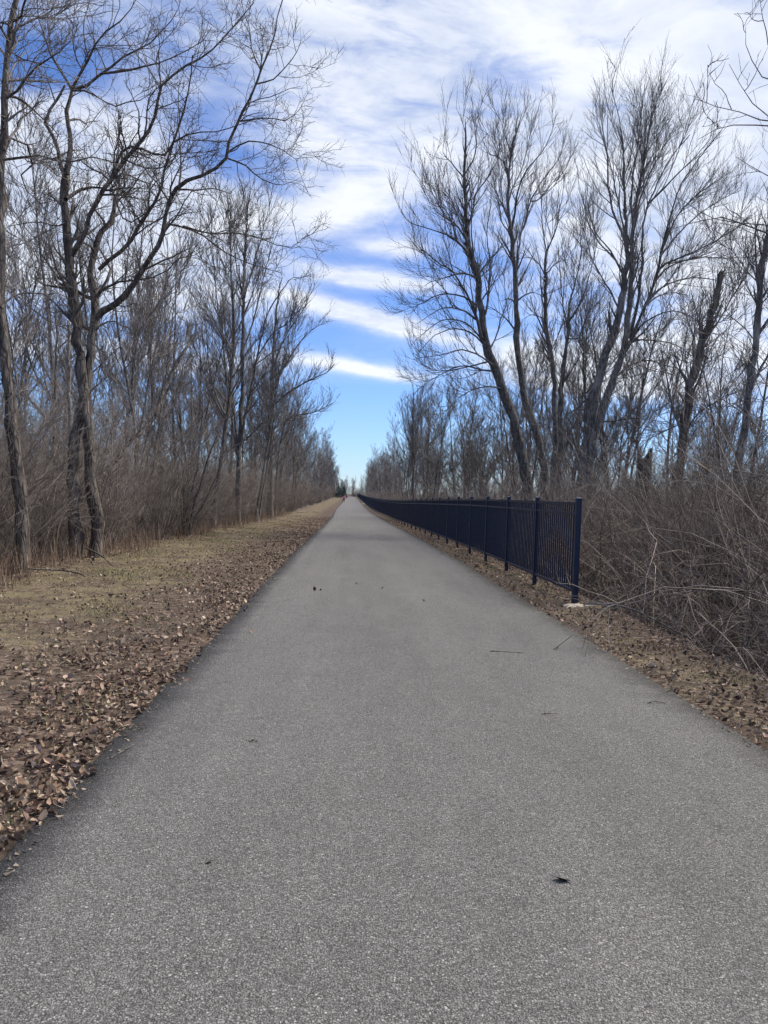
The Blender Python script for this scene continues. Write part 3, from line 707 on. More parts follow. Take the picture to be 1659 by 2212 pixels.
  ('trunk', 0.247, 0.103, [(0.0,0.0,2.47),(0.0,0.0,3.41),(-0.03,0.0,5.27),(-0.03,0.0,6.73),(0.11,0.0,8.61),(0.19,0.0,9.73)]),
  ('limb', 0.082, 0.021, [(0.17,0.0,9.63),(0.29,0.25,10.52),(0.65,0.5,11.87),(0.83,0.75,12.98),(0.78,1.0,14.33)]),
  ('limb', 0.082, 0.021, [(0.18,0.0,9.52),(0.44,-0.25,9.97),(0.78,-0.5,11.02),(0.93,-0.75,11.91),(1.01,-1.0,12.84)]),
  ('limb', 0.072, 0.021, [(0.15,0.0,9.21),(-0.01,0.47,10.56),(-0.04,0.93,11.94),(-0.09,1.4,13.57)]),
  ('limb', 0.062, 0.021, [(0.12,0.0,8.8),(0.53,-0.47,8.72),(0.67,-0.93,9.44),(0.89,-1.4,10.33)]),
 ]),
 'stub': ((9.10, 21.00), [
  ('trunk', 0.267, 0.108, [(0.0,0.0,2.22),(0.09,0.0,2.88),(0.16,0.0,3.93),(0.32,0.0,5.0),(0.53,0.0,5.88),(0.75,0.0,6.76),(0.96,0.0,7.54),(1.02,0.0,7.97)]),
  ('limb', 0.045, 0.013, [(0.65,0.0,6.31),(0.94,0.24,6.44),(1.43,0.48,7.19),(1.9,0.72,7.88),(2.43,0.96,8.6),(2.69,1.2,9.23)]),
  ('limb', 0.045, 0.013, [(0.13,0.0,3.19),(0.33,-0.2,3.96),(0.99,-0.4,4.47),(1.39,-0.6,4.84)]),
  ('limb', 0.038, 0.013, [(0.48,0.0,5.66),(0.58,-0.3,6.05),(0.61,-0.6,6.43),(0.91,-0.9,6.5)]),
  ('limb', 0.038, 0.013, [(0.17,0.0,3.84),(-0.22,0.3,3.59),(-0.63,0.6,3.34),(-0.9,0.9,2.81)]),
 ]),
 'right': ((10.28, 20.00), [
  ('trunk', 0.194, 0.073, [(0.0,0.0,2.24),(0.06,0.0,2.88),(0.18,0.0,3.88),(0.24,0.0,4.72),(0.37,0.0,5.73),(0.41,0.0,6.9),(0.48,0.0,8.11),(0.63,0.0,9.09),(0.76,0.0,10.31)]),
  ('limb', 0.073, 0.024, [(0.22,0.0,4.54),(0.44,0.18,4.82),(0.91,0.36,5.66),(1.37,0.54,6.55),(1.82,0.71,7.63)]),
  ('limb', 0.036, 0.012, [(0.39,0.0,5.89),(-0.24,-0.33,6.28),(-0.78,-0.67,6.42),(-1.3,-1.0,6.21)]),
  ('limb', 0.036, 0.012, [(0.45,0.0,7.37),(0.16,0.33,7.94),(-0.08,0.67,8.53),(-0.45,1.0,8.88)]),
  ('limb', 0.036, 0.012, [(0.42,0.0,6.88),(0.45,-0.36,7.03),(0.72,-0.71,7.55)]),
  ('limb', 0.036, 0.012, [(0.19,0.0,4.04),(-0.04,0.36,4.32),(-0.24,0.71,4.1)]),
 ]),
 'over': ((8.30, 11.50), [
  ('trunk', 0.153, 0.049, [(0.0,0.0,0.39),(-0.07,0.04,1.54),(-0.19,0.07,2.98),(-0.32,0.11,4.42),(-0.44,0.14,5.85),(-0.64,0.18,7.28),(-0.76,0.21,8.72),(-0.86,0.25,10.5)]),
  ('limb', 0.035, 0.008, [(-0.75,0.0,7.19),(-1.31,-0.07,7.24),(-1.92,-0.14,7.24),(-2.25,-0.21,7.21),(-2.85,-0.27,7.16),(-3.05,-0.34,7.07),(-3.39,-0.41,6.86)]),
  ('limb', 0.010, 0.005, [(-2.89,0.0,7.24),(-3.02,0.0,7.33),(-3.13,0.0,7.45)]),
  ('limb', 0.031, 0.008, [(-0.79,0.0,7.33),(-1.37,0.07,7.4),(-2.07,0.14,7.45),(-2.25,0.21,7.55),(-2.52,0.27,7.66),(-2.79,0.34,7.74),(-3.1,0.41,7.88)]),
  ('limb', 0.012, 0.005, [(-2.72,0.0,7.53),(-2.82,0.05,7.79),(-3.02,0.11,8.07),(-3.04,0.16,8.27)]),
  ('limb', 0.031, 0.006, [(-0.79,0.0,7.26),(-1.43,-0.03,7.28),(-2.03,-0.05,7.36),(-2.34,-0.08,7.52),(-2.58,-0.11,7.72),(-2.74,-0.14,7.92),(-2.88,-0.16,8.12)]),
  ('limb', 0.028, 0.007, [(-0.85,0.0,8.03),(-1.44,0.13,8.13),(-1.88,0.26,8.11),(-2.11,0.39,8.31),(-2.25,0.53,8.73),(-2.24,0.66,9.18)]),
  ('limb', 0.035, 0.007, [(-0.64,0.0,6.5),(-1.4,-0.06,6.36),(-2.17,-0.12,6.51),(-2.61,-0.18,6.71),(-2.74,-0.25,6.71)]),
  ('limb', 0.035, 0.007, [(-0.56,0.0,5.94),(-1.27,0.12,5.87),(-1.95,0.23,5.91),(-2.48,0.35,5.96),(-2.92,0.46,6.13),(-3.21,0.57,6.37)]),
  ('limb', 0.038, 0.007, [(-0.5,0.0,5.38),(-1.37,-0.08,5.45),(-2.16,-0.16,5.63),(-2.62,-0.25,5.73),(-2.95,-0.33,5.77),(-3.4,-0.41,5.65),(-3.84,-0.49,5.47)]),
  ('limb', 0.031, 0.007, [(-0.48,0.0,5.16),(-1.27,0.06,5.22),(-1.99,0.12,5.63),(-2.48,0.18,5.84),(-2.82,0.25,5.91)]),
  ('limb', 0.021, 0.006, [(-1.88,0.0,7.97),(-2.16,0.05,8.54),(-2.23,0.11,8.99),(-2.29,0.16,9.44)]),
 ]),
 'vase': ((-5.39, 37.00), [
  ('trunk', 0.269, 0.034, [(0.0,0.0,1.11),(-0.01,0.0,3.02),(0.01,0.0,5.0),(0.03,0.0,6.51),(-0.03,0.0,9.95),(-0.02,0.0,12.61),(0.02,0.0,14.25),(0.12,0.0,15.79)]),
  ('limb', 0.168, 0.034, [(0.0,0.0,3.22),(0.26,-0.2,4.99),(0.55,-0.4,6.47),(0.77,-0.6,7.8),(0.99,-0.8,8.66),(1.28,-1.0,9.77),(2.21,-1.2,11.24),(2.78,-1.4,11.36),(3.25,-1.6,11.47)]),
  ('limb', 0.135, 0.034, [(-0.04,0.0,3.11),(-0.31,0.23,5.01),(-0.58,0.47,6.93),(-0.62,0.7,10.08),(-0.78,0.93,11.84),(-0.97,1.17,14.16),(-1.01,1.4,15.6)]),
  ('limb', 0.123, 0.034, [(-0.05,0.0,2.78),(-0.39,-0.24,4.96),(-0.75,-0.48,7.54),(-1.17,-0.72,10.48),(-1.45,-0.96,13.37),(-1.48,-1.2,14.6)]),
  ('limb', 0.101, 0.022, [(0.01,0.0,8.09),(0.4,0.24,9.49),(0.66,0.48,10.89),(1.02,0.72,12.77),(1.4,0.96,14.21),(1.91,1.2,15.22)]),
  ('limb', 0.090, 0.022, [(-0.02,0.0,10.52),(0.38,-0.25,12.0),(0.8,-0.5,13.47),(1.21,-0.75,15.12),(1.33,-1.0,15.67)]),
  ('limb', 0.078, 0.022, [(-0.03,0.0,10.74),(-0.48,0.33,12.35),(-0.7,0.67,14.45),(-0.57,1.0,15.92)]),
  ('limb', 0.078, 0.022, [(0.7,0.0,7.9),(1.49,-0.5,8.94),(2.38,-1.0,9.52),(3.03,-1.5,10.28),(3.46,-2.0,10.8)]),
  ('limb', 0.078, 0.022, [(0.6,0.0,7.46),(1.42,0.4,8.23),(2.26,0.8,8.79),(2.9,1.2,9.36)]),
  ('limb', 0.078, 0.022, [(-0.51,0.0,7.19),(-0.91,-0.4,8.64),(-1.52,-0.8,9.82),(-1.9,-1.2,10.77)]),
 ]),
 'reach': ((-5.61, 54.00), [
  ('trunk', 0.295, 0.033, [(0.0,0.0,1.11),(-0.08,0.0,4.75),(-0.16,0.0,8.31),(-0.12,0.0,11.22),(-0.03,0.0,13.48),(0.08,0.0,15.09),(0.36,0.0,16.39)]),
  ('limb', 0.131, 0.033, [(-0.13,0.0,7.34),(0.96,-0.32,8.31),(2.31,-0.64,9.12),(3.2,-0.96,9.53),(3.87,-1.28,9.86),(4.21,-1.6,10.32)]),
  ('limb', 0.131, 0.033, [(-0.15,0.0,7.98),(0.52,0.4,10.02),(1.42,0.8,11.76),(2.18,1.2,12.86),(2.96,1.6,13.64)]),
  ('limb', 0.115, 0.033, [(-0.15,0.0,9.92),(0.53,-0.33,11.82),(1.47,-0.67,13.39),(2.25,-1.0,14.46)]),
  ('limb', 0.115, 0.033, [(-0.11,0.0,6.69),(-1.04,0.33,8.31),(-1.63,0.67,10.29),(-1.91,1.0,12.64)]),
  ('limb', 0.115, 0.033, [(-0.11,0.0,5.72),(1.27,0.53,6.8),(2.87,1.07,7.25),(4.15,1.6,8.02)]),
 ]),
 'shrubtree': ((-5.44, 25.50), [
  ('stem', 0.062, 0.023, [(0.0,0.0,0.02),(-0.14,0.15,0.78),(-0.39,0.29,1.7),(-0.56,0.44,2.33),(-0.68,0.58,3.1),(-0.86,0.73,3.88)]),
  ('stem', 0.062, 0.023, [(0.03,0.0,0.02),(0.01,-0.18,0.95),(-0.02,-0.36,2.0),(-0.06,-0.55,3.04),(-0.08,-0.73,4.06)]),
  ('stem', 0.062, 0.023, [(0.09,0.0,0.03),(0.13,0.11,0.95),(0.24,0.22,1.72),(0.32,0.33,2.34),(0.34,0.44,3.28),(0.41,0.55,4.23)]),
  ('stem', 0.054, 0.023, [(0.12,0.0,0.03),(0.32,-0.23,0.96),(0.6,-0.46,1.72),(0.84,-0.68,2.47),(1.16,-0.91,3.21)]),
  ('stem', 0.054, 0.023, [(-0.06,0.0,0.02),(-0.35,0.23,0.77),(-0.69,0.46,1.38),(-0.95,0.68,2.15),(-1.26,0.91,2.94)]),
  ('stem', 0.054, 0.023, [(0.06,0.0,0.03),(0.07,0.05,1.1),(0.07,0.09,2.17),(0.09,0.14,3.4),(0.09,0.18,4.48)]),
  ('stem', 0.046, 0.015, [(0.15,0.0,0.03),(0.42,-0.14,0.65),(0.73,-0.27,1.12),(0.99,-0.41,1.74),(1.27,-0.55,2.34)]),
 ]),
 'snag_pale': ((-6.84, 19.00), [
  ('trunk', 0.069, 0.046, [(0.0,0.0,-0.03),(-0.03,0.0,1.44),(-0.04,0.0,2.57),(-0.08,0.0,3.58),(-0.11,0.0,4.48),(-0.15,0.0,5.47)]),
 ]),
 'snag_broken': ((-7.77, 20.50), [
  ('trunk', 0.068, 0.019, [(0.0,0.0,-0.04),(-0.05,0.0,2.03),(-0.08,0.0,3.55),(-0.06,0.0,4.7),(-0.06,0.0,5.43),(-0.11,0.0,6.15)]),
 ]),
 'leaner': ((-6.49, 21.00), [
  ('trunk', 0.095, 0.051, [(0.0,0.0,1.98),(0.49,0.24,2.79),(0.99,0.48,3.39),(1.13,0.72,4.11),(1.43,0.96,4.94),(1.75,1.2,5.66)]),
 ]),
 'pale_stem': ((8.51, 24.00), [
  ('trunk', 0.058, 0.029, [(0.0,0.0,2.18),(0.02,0.0,2.48),(0.05,0.0,3.41),(0.16,0.0,4.03),(0.26,0.0,4.41),(0.3,0.0,5.21),(0.25,0.0,5.72)]),
  ('limb', 0.029, 0.015, [(0.26,0.0,4.47),(0.59,0.17,5.32),(0.94,0.34,5.8),(1.3,0.51,6.0)]),
  ('limb', 0.029, 0.015, [(0.26,0.0,5.57),(-0.02,-0.26,6.1),(-0.17,-0.51,6.62)]),
 ]),
 'young_right': ((4.78, 58.00), [
  ('trunk', 0.141, 0.035, [(0.0,0.0,1.81),(-0.12,0.0,4.06),(-0.14,0.0,5.74),(-0.24,0.0,7.5),(-0.25,0.0,8.9),(-0.33,0.0,9.91)]),
  ('limb', 0.070, 0.026, [(-0.13,0.0,4.34),(0.31,0.33,5.78),(0.54,0.67,7.24),(0.73,1.0,8.7)]),
  ('limb', 0.070, 0.026, [(-0.14,0.0,4.69),(-0.71,-0.33,6.05),(-1.06,-0.67,7.4),(-1.2,-1.0,8.73)]),
  ('limb', 0.070, 0.026, [(-0.16,0.0,5.39),(0.16,0.27,6.83),(0.24,0.53,8.28),(0.32,0.8,9.55)]),
  ('limb', 0.053, 0.026, [(-0.18,0.0,5.74),(-0.61,-0.4,7.09),(-0.76,-0.8,8.43)]),
  ('limb', 0.053, 0.026, [(-0.07,0.0,3.81),(-0.89,0.4,4.86),(-1.44,0.8,5.93),(-1.71,1.2,7.02)]),
  ('limb', 0.053, 0.026, [(-0.11,0.0,3.99),(0.62,-0.6,4.69),(1.21,-1.2,5.71)]),
 ]),
}

# ------------------------------------------------------------------ trees: growing branches
def unit(a): return a / (np.linalg.norm(a, axis=-1, keepdims=True) + 1e-9)
def resample(pts, K):
    """smooth curve through the points, K samples equally spaced"""
    p = np.asarray(pts, float)
    if len(p) > 2:
        q = np.vstack([2 * p[0] - p[1], p, 2 * p[-1] - p[-2]])
        out = []
        for i in range(1, len(q) - 2):
            t = np.linspace(0, 1, 8, endpoint=False)[:, None]
            a, b, c, d = q[i - 1], q[i], q[i + 1], q[i + 2]
            out.append(0.5 * (2 * b + (c - a) * t + (2 * a - 5 * b + 4 * c - d) * t ** 2 + (-a + 3 * b - 3 * c + d) * t ** 3))
        p = np.vstack(out + [p[-1:]])
    s = np.concatenate([[0], np.cumsum(np.linalg.norm(np.diff(p, axis=0), axis=1))])
    u = np.linspace(0, s[-1], K)
    return np.stack([np.interp(u, s, p[:, k]) for k in range(3)], 1)
def spawn(P, Rr, r_, dens, t0, length, ang, up, wig, K, ratio, rmin, rmax=9, fade=0.55, tip=True):
    """children of the branches P (N,K0,3); length is (lo, hi) in metres, or a share of the parent's length if hi < 0"""
    N, K0, _ = P.shape
    L = np.linalg.norm(np.diff(P, axis=1), axis=2).sum(1)
    cnt = r_.poisson(L * dens * (1 - t0))
    if tip: cnt = np.maximum(cnt, 1)
    i = np.repeat(np.arange(N), cnt)
    m = len(i)
    if m == 0: return np.zeros((0, K, 3)), np.zeros((0, K))
    t = t0 + (1 - t0) * r_.random(m)
    x = t * (K0 - 1); j = np.minimum(x.astype(int), K0 - 2); f = (x - j)[:, None]
    p = P[i, j] * (1 - f) + P[i, j + 1] * f
    T = unit(P[i, j + 1] - P[i, j])
    rad = Rr[i, j] * (1 - f[:, 0]) + Rr[i, j + 1] * f[:, 0]
    v = r_.standard_normal((m, 3)); v = unit(v - (v * T).sum(1, keepdims=True) * T)
    a = np.radians(r_.uniform(ang[0], ang[1], m))[:, None]
    d = unit(T * np.cos(a) + v * np.sin(a) + np.array([0, 0, up * 2.0]))
    if length[1] < 0:
        ln = -L[i] * r_.uniform(length[0], -length[1], m) if length[0] < 0 else L[i] * r_.uniform(length[0], -length[1], m)
    else:
        ln = r_.uniform(length[0], length[1], m)
    ln = ln * (1 - fade * t)
    C = np.zeros((m, K, 3)); C[:, 0] = p
    st = (ln / (K - 1))[:, None]
    for k in range(1, K):
        d = unit(d + r_.standard_normal((m, 3)) * wig + np.array([0, 0, up]))
        C[:, k] = C[:, k - 1] + d * st
    r0 = np.clip(rad * ratio, rmin * 1.15, rmax)
    tt = np.linspace(0, 1, K)[None]
    RR = r0[:, None] * (1 - tt) + np.minimum(rmin, r0 * .6)[:, None] * tt
    return C, RR
def same_K(P, Rr, K):
    """resample branches to K points so groups can be joined"""
    N, K0, _ = P.shape
    x = np.linspace(0, K0 - 1, K); j = np.minimum(x.astype(int), K0 - 2); f = (x - j)
    return P[:, j] * (1 - f)[None, :, None] + P[:, j + 1] * f[None, :, None], Rr[:, j] * (1 - f)[None] + Rr[:, j + 1] * f[None]

def crown_mesh(P, Rr, r_, style, mat, name='crown'):
    """P, Rr: limbs; adds branches, branchlets and twigs"""
    mb = MB()
    s = style
    if s.get('lead'):                                    # long upright leaders between limbs and branches
        Q = spawn(P, Rr, r_, s['lead'], .18, s['lL'], (14, 36), .085, .055, 12, .5, s['rmin'] * 2.4, .045, .82)
        mb.tubes(*Q, 5)
        p18, r18 = same_K(Q[0], Q[1], P.shape[1])
        P = np.concatenate([P, p18]); Rr = np.concatenate([Rr, r18])
    A = spawn(P, Rr, r_, s['dA'], s.get('t0', .15), s['lA'], s['aA'], s['up'], s['wig'], 7, .55, s['rmin'] * 1.7, .05, s.get('fade', .5))
    mb.tubes(*A, 4)
    Bq = spawn(A[0], A[1], r_, s['dB'], .12, s['lB'], s['aB'], s['up'], s['wig'] * 1.1, 5, .6, s['rmin'] * 1.3, .02, .5)
    B2 = spawn(P, Rr, r_, s['dB'] * .35, s.get('t0', .15), s['lB'], s['aB'], s['up'], s['wig'], 5, .4, s['rmin'] * 1.3, .015, .4)
    BP = np.concatenate([Bq[0], B2[0]]); BR = np.concatenate([Bq[1], B2[1]])
    mb.tubes(BP, BR, 3)
    C = spawn(BP, BR, r_, s['dC'], .1, s['lC'], s['aC'], s['up'] * .6, s['wig'], 3, .7, s['rmin'], .009, .4)
    C2 = spawn(A[0], A[1], r_, s['dC'] * .3, .3, s['lC'], s['aC'], s['up'] * .6, s['wig'], 3, .5, s['rmin'], .009, .3)
    mb.tubes(*C, 3); mb.tubes(*C2, 3)
    return mb
OPEN = dict(dA=3.8, lA=(.5, 2.0), aA=(35, 75), dB=5.4, lB=(.3, .95), aB=(30, 70), dC=9.0, lC=(.10, .42), aC=(30, 65), up=.06, wig=.20, rmin=.0030, fade=.45)
ASC = dict(lead=1.15, lL=(1.4, 3.8), dA=2.3, lA=(.6, 2.2), aA=(22, 50), dB=3.1, lB=(.5, 1.5), aB=(16, 42), dC=4.2, lC=(.25, .8), aC=(14, 38), up=.075, wig=.045, rmin=.0038, fade=.80)

GUIDE_INFO = {
 'edge': ('bare_tree', 'rough grey barked tree with long crooked limbs, standing beside the forked tree', 'bark', 'twig', OPEN),
 'fork': ('bare_tree', 'big bare tree with two crossing trunks and limbs sweeping out over the path', 'bark', 'twig', OPEN),
 'maple': ('bare_tree', 'tall bare tree with thick fused double trunk and broad upright crown behind the fence', 'bark_dark', 'twig_dark', ASC),
 'lean': ('bare_tree', 'tall bare tree with thick trunk leaning towards the path behind the fence', 'bark_dark', 'twig_dark', ASC),
 'twin': ('bare_tree', 'tall slender bare tree splitting into upright forks beside the leaning tree', 'bark_dark', 'twig_dark', ASC),
 'slim': ('bare_tree', 'thin straight bare tree forking high up, between slender forked tree and double trunk tree', 'bark_dark', 'twig_dark', ASC),
 'spread': ('bare_tree', 'thin bare tree with spreading forks just behind the double trunk tree', 'bark_dark', 'twig_dark', ASC),
 'stub': ('broken_tree', 'thick leaning tree trunk snapped off at the top, above the thicket', 'bark', 'twig_dark', ASC),
 'right': ('bare_tree', 'bare tree with forked trunk just past the snapped leaning trunk', 'bark_dark', 'twig_dark', ASC),
 'over': ('bare_tree', 'bare tree by the ditch whose long branches reach in over the thicket', 'bark_dark', 'twig_dark', dict(OPEN, dA=.8, dB=1.6, dC=2.4, lA=(.4, 1.2), lB=(.25, .7), t0=.45, rmin=.0035)),
 'vase': ('bare_tree', 'tall vase shaped bare tree with many upright stems across from the fence', 'bark_dark', 'twig_dark', dict(ASC, lead=1.0)),
 'reach': ('bare_tree', 'bare tree with lower branches reaching far out towards the path', 'bark_dark', 'twig_dark', dict(ASC, lead=.8, rmin=.005)),
 'shrubtree': ('multi_stem_shrub', 'tall dark shrub with fan of many stems from one base at the mown strip', 'bark_dark', 'twig', dict(OPEN, dA=3.2, dB=4.5, dC=6, lA=(.4, 1.3), up=.1)),
 'snag_pale': ('dead_trunk', 'pale barkless dead trunk standing behind the forked tree', 'bark_pale', None, None),
 'snag_broken': ('dead_trunk', 'thin dead trunk with splintered pointed top near the forked tree', 'bark', None, None),
 'leaner': ('leaning_dead_tree', 'thick dead trunk leaning at a slant among the shrubs', 'bark', None, None),
 'pale_stem': ('bare_tree', 'pale slim crooked tree between double trunk tree and hollow stump', 'bark', 'twig_dark', dict(ASC, dA=1.0)),
 'young_right': ('bare_tree', 'small round crowned bare tree standing alone above the brush behind the fence', 'bark_dark', 'twig_dark', dict(ASC, dA=2.6, lead=.6, lL=(.8, 2.2), lA=(.5, 1.6), rmin=.005)),
}
def guided_tree(key, seed):
    (bx, by), parts = GUIDES[key]
    name, label, bark, twig, style = GUIDE_INFO[key]
    r_ = np.random.default_rng(seed)
    bz = g1(bx, by)
    # trunks start under the ground
    p0 = np.array(parts[0][3][0], float); p1 = np.array(parts[0][3][1], float)
    root = empty(name, (bx, by, bz))
    cat = 'dead tree' if key == 'leaner' else 'shrub' if 'shrub' in name else ('dead trunk' if 'trunk' in name else 'tree')
    tag(root, label, cat)
    LP, LR = [], []
    kr = .54 if key == 'vase' else (.66 if bx > 0 else .80)
    for pi, (role, r0, r1, pts) in enumerate(parts):
        r0 *= kr; r1 *= kr * (.7 if role == 'limb' else 1); r0 *= (.88 if role == 'limb' else 1)
        p = np.array(pts, float); p[:, 2] -= bz
        if role in ('trunk', 'stem'):
            zb = -0.2
            if p[0, 2] > 0.25:
                d = p[1] - p[0]
                base = p[0] - d / max(d[2], .2) * (p[0, 2] - zb) * .5
                base[2] = zb
                mid = (p[0] + base) / 2
                p = np.vstack([base, mid, p])
            else:
                p[0, 2] = zb
        L = np.linalg.norm(np.diff(p, axis=0), axis=1).sum()
        K = int(np.clip(L / .28, 8, 34)) if role != 'stub' else 6
        c = resample(p, K)
        t = np.linspace(0, 1, K)
        c[1:] += (r_.standard_normal((K - 1, 3)) * (.10 * r0 + .008)) * np.array([1, 1, .3])
        rr = r1 + (r0 - r1) * (1 - t) ** (.85 if role == 'trunk' else 1.15)
        if role == 'trunk':
            h = c[:, 2]
            rr = rr * (1 + .45 * np.exp(-np.maximum(h, 0) / .35))
        rr = rr * (1 + .07 * r_.standard_normal(K))
        mb = MB()
        S = 12 if r0 > .1 else (8 if r0 > .04 else 6)
        mb.tubes(c[None], rr[None], S, cap=True)
        if r0 > .08:                                     # furrowed, uneven outline
            v = mb.v[0].reshape(K, S, 3)
            mid = c[:, None]
            v[:] = mid + (v - mid) * (1 + .10 * r_.standard_normal((K, S, 1)) * .8)
            mb.v[0] = v.reshape(-1, 3)
        mb.build('limb' if role == 'stub' else role, M[bark], root)
        if key == 'stub' and role == 'trunk':
            # splintered top
            sp = MB()
            for a in range(9):
                th = a * 2 * math.pi / 9
                bpt = c[-1] + np.array([math.cos(th), math.sin(th), 0]) * rr[-1] * .7
                hh = r_.uniform(.02, .12)
                sp.tubes(np.array([[bpt - (0, 0, .05), bpt + (0.02, 0, hh * .6), bpt + (.03, 0, hh)]]), np.array([[.035, .022, .004]]), 4)
            sp.build('splintered_top', M[bark], root)
        if style is not None and role != 'stub':
            Pk, Rk = same_K(c[None], rr[None], 18)
            if role == 'trunk':                          # only the upper trunk carries branches
                k0 = 9 if key not in ('young_right', 'reach', 'pale_stem') else 5
                if key == 'stub': k0 = 6
                Pk, Rk = same_K(Pk[:, k0:], Rk[:, k0:], 18)
            LP.append(Pk); LR.append(Rk)
    if style is not None:
        P = np.concatenate(LP); Rr = np.concatenate(LR)
        mb = crown_mesh(P, Rr, r_, style, None)
        mb.build('crown', M[twig], root)
        return mb.tris
    return 0
TRIS = {}
for n_, key in enumerate(GUIDES):
    TRIS[key] = guided_tree(key, 100 + n_)

# hollow broken stump in the thicket
sx_, sy_ = 8.55, 22.0
st = empty('broken_stump', (sx_, sy_, g1(sx_, sy_)))
tag(st, 'thick broken stump with hollow jagged top rising out of the thicket', 'stump')
h0 = 2.95 - g1(sx_, sy_)
mb = MB(); S = 16
r_ = np.random.default_rng(4)
v = []; th = np.arange(S) * 2 * math.pi / S
jag = h0 + np.array([.30, .26, .10, -.1, -.2, -.24, -.1, .18, .24, .1, -.16, -.28, -.3, -.12, .08, .24]) * .7
rings = [(-.2, .32), (.25, .27), (.9, .235), (1.8, .225), (2.6, .215)]
for z, rr in rings:
    for k in range(S): v.append((rr * math.cos(th[k]) * (1 + .06 * r_.normal()), rr * math.sin(th[k]) * (1 + .06 * r_.normal()), z))
for k in range(S): v.append((.215 * math.cos(th[k]), .215 * math.sin(th[k]), jag[k]))
for k in range(S): v.append((.15 * math.cos(th[k]), .15 * math.sin(th[k]), jag[k] - .05))
for k in range(S): v.append((.13 * math.cos(th[k]), .13 * math.sin(th[k]), 2.3))
nr = len(rings) + 3
q = [(a * S + k, a * S + (k + 1) % S, a * S + S + (k + 1) % S, a * S + S + k) for a in range(nr - 1) for k in range(S)]
t = [((nr - 1) * S, (nr - 1) * S + k, (nr - 1) * S + k + 1) for k in range(1, S - 1)]
mb.put(v, q, t).build('trunk', M['bark'], st, smooth=False)

# ------------------------------------------------------------------ trees of the woods: prototypes, then copies
def wild_tree(seed, H, r0, stems=1, low=.22, lean=.05, style=None, limbs=24, spread=(28, 55)):
    r_ = np.random.default_rng(seed)
    P, Rr = [], []
    K = 22
    for s in range(stems):
        h = H * (1 if s == 0 else r_.uniform(.7, .95))
        a = r_.uniform(0, 2 * math.pi); ln = lean if s == 0 else r_.uniform(.06, .2)
        d = unit(np.array([math.cos(a) * ln, math.sin(a) * ln, 1.0]))
        pts = [np.array([math.cos(a) * .12 * (s > 0), math.sin(a) * .12 * (s > 0), -.2])]
        for k in range(K - 1):
            d = unit(d + r_.standard_normal(3) * np.array([.045, .045, .0]) + np.array([0, 0, .03]))
            pts.append(pts[-1] + d * h / (K - 1))
        t = np.linspace(0, 1, K)
        rr = r0 * .70 * (1 if s == 0 else .75) * ((1 - t) ** .8 * .96 + .02)
        rr *= 1 + .35 * np.exp(-t * h / .4)
        P.append(np.array(pts)); Rr.append(rr)
    P = np.array(P); Rr = np.array(Rr)
    tm = MB().tubes(P, Rr, 9)
    LP, LR = spawn(P, Rr, r_, limbs / (H * stems), low, (.18 * H, .46 * H), spread, .055, .10, 12, .5, .010, .09, .72)
    cm = MB().tubes(LP, LR, 5)
    LP, LR = same_K(LP, LR, 12)
    Pk, Rk = same_K(P[:, 12:], Rr[:, 12:], 12)
    c2 = crown_mesh(np.concatenate([LP, Pk]), np.concatenate([LR, Rk]), r_, style or ASC, None)
    cm.v += c2.v; off = cm.n
    cm.f4 += [f + off for f in c2.f4]; cm.n += c2.n
    return tm, cm
def recolor(col): pass
WILD = dict(ASC, lead=.45, lL=(1.2, 3.4), dA=1.7, lA=(.6, 2.2), dB=3.6, lB=(.4, 1.1), dC=5.2, lC=(.2, .55), rmin=.0054)
SLIM = dict(ASC, lead=.4, lL=(.8, 2.4), dA=1.9, lA=(.4, 1.5), dB=3.8, lB=(.3, .8), dC=5.2, lC=(.15, .45), rmin=.0050)
specs = [  # seed, height, radius, stems, lowest limb, limbs, style, spread, bark, twig
 (1, 14.5, .17, 1, .22, 34, WILD, (30, 64), 'bark_dark', 'twig_dark'),
 (2, 13.5, .15, 2, .25, 38, WILD, (28, 60), 'bark_dark', 'twig_dark'),
 (3, 15.5, .20, 1, .30, 34, WILD, (32, 68), 'bark', 'twig'),
 (4, 12.0, .12, 3, .20, 44, SLIM, (28, 60), 'bark', 'twig'),
 (5, 11.0, .09, 1, .25, 34, SLIM, (30, 64), 'bark_dark', 'twig_dark'),
 (6, 9.0, .07, 1, .15, 34, SLIM, (32, 68), 'bark', 'twig'),
 (7, 10.0, .08, 2, .12, 40, SLIM, (32, 68), 'bark_dark', 'twig'),
 (8, 7.0, .05, 2, .10, 32, SLIM, (25, 60), 'bark', 'twig'),
]
PROTO = []
for (sd, Hh, r0, stm, low, limbs, stl, spr, bk, tw) in specs:
    tm, cm = wild_tree(sd, Hh, r0, stm, low, .05, stl, limbs, spr)
    TRIS['wild%d' % sd] = tm.tris + cm.tris
    PROTO.append((tm.mesh('trunk', M[bk]), cm.mesh('crown', M[tw]), Hh, stm))
KIND = {0: 'straight bare tree', 1: 'twin stemmed bare tree', 2: 'stout bare tree', 3: 'three stemmed bare tree',
        4: 'slender bare tree', 5: 'young bare sapling', 6: 'young twin stemmed tree', 7: 'low bushy bare tree'}
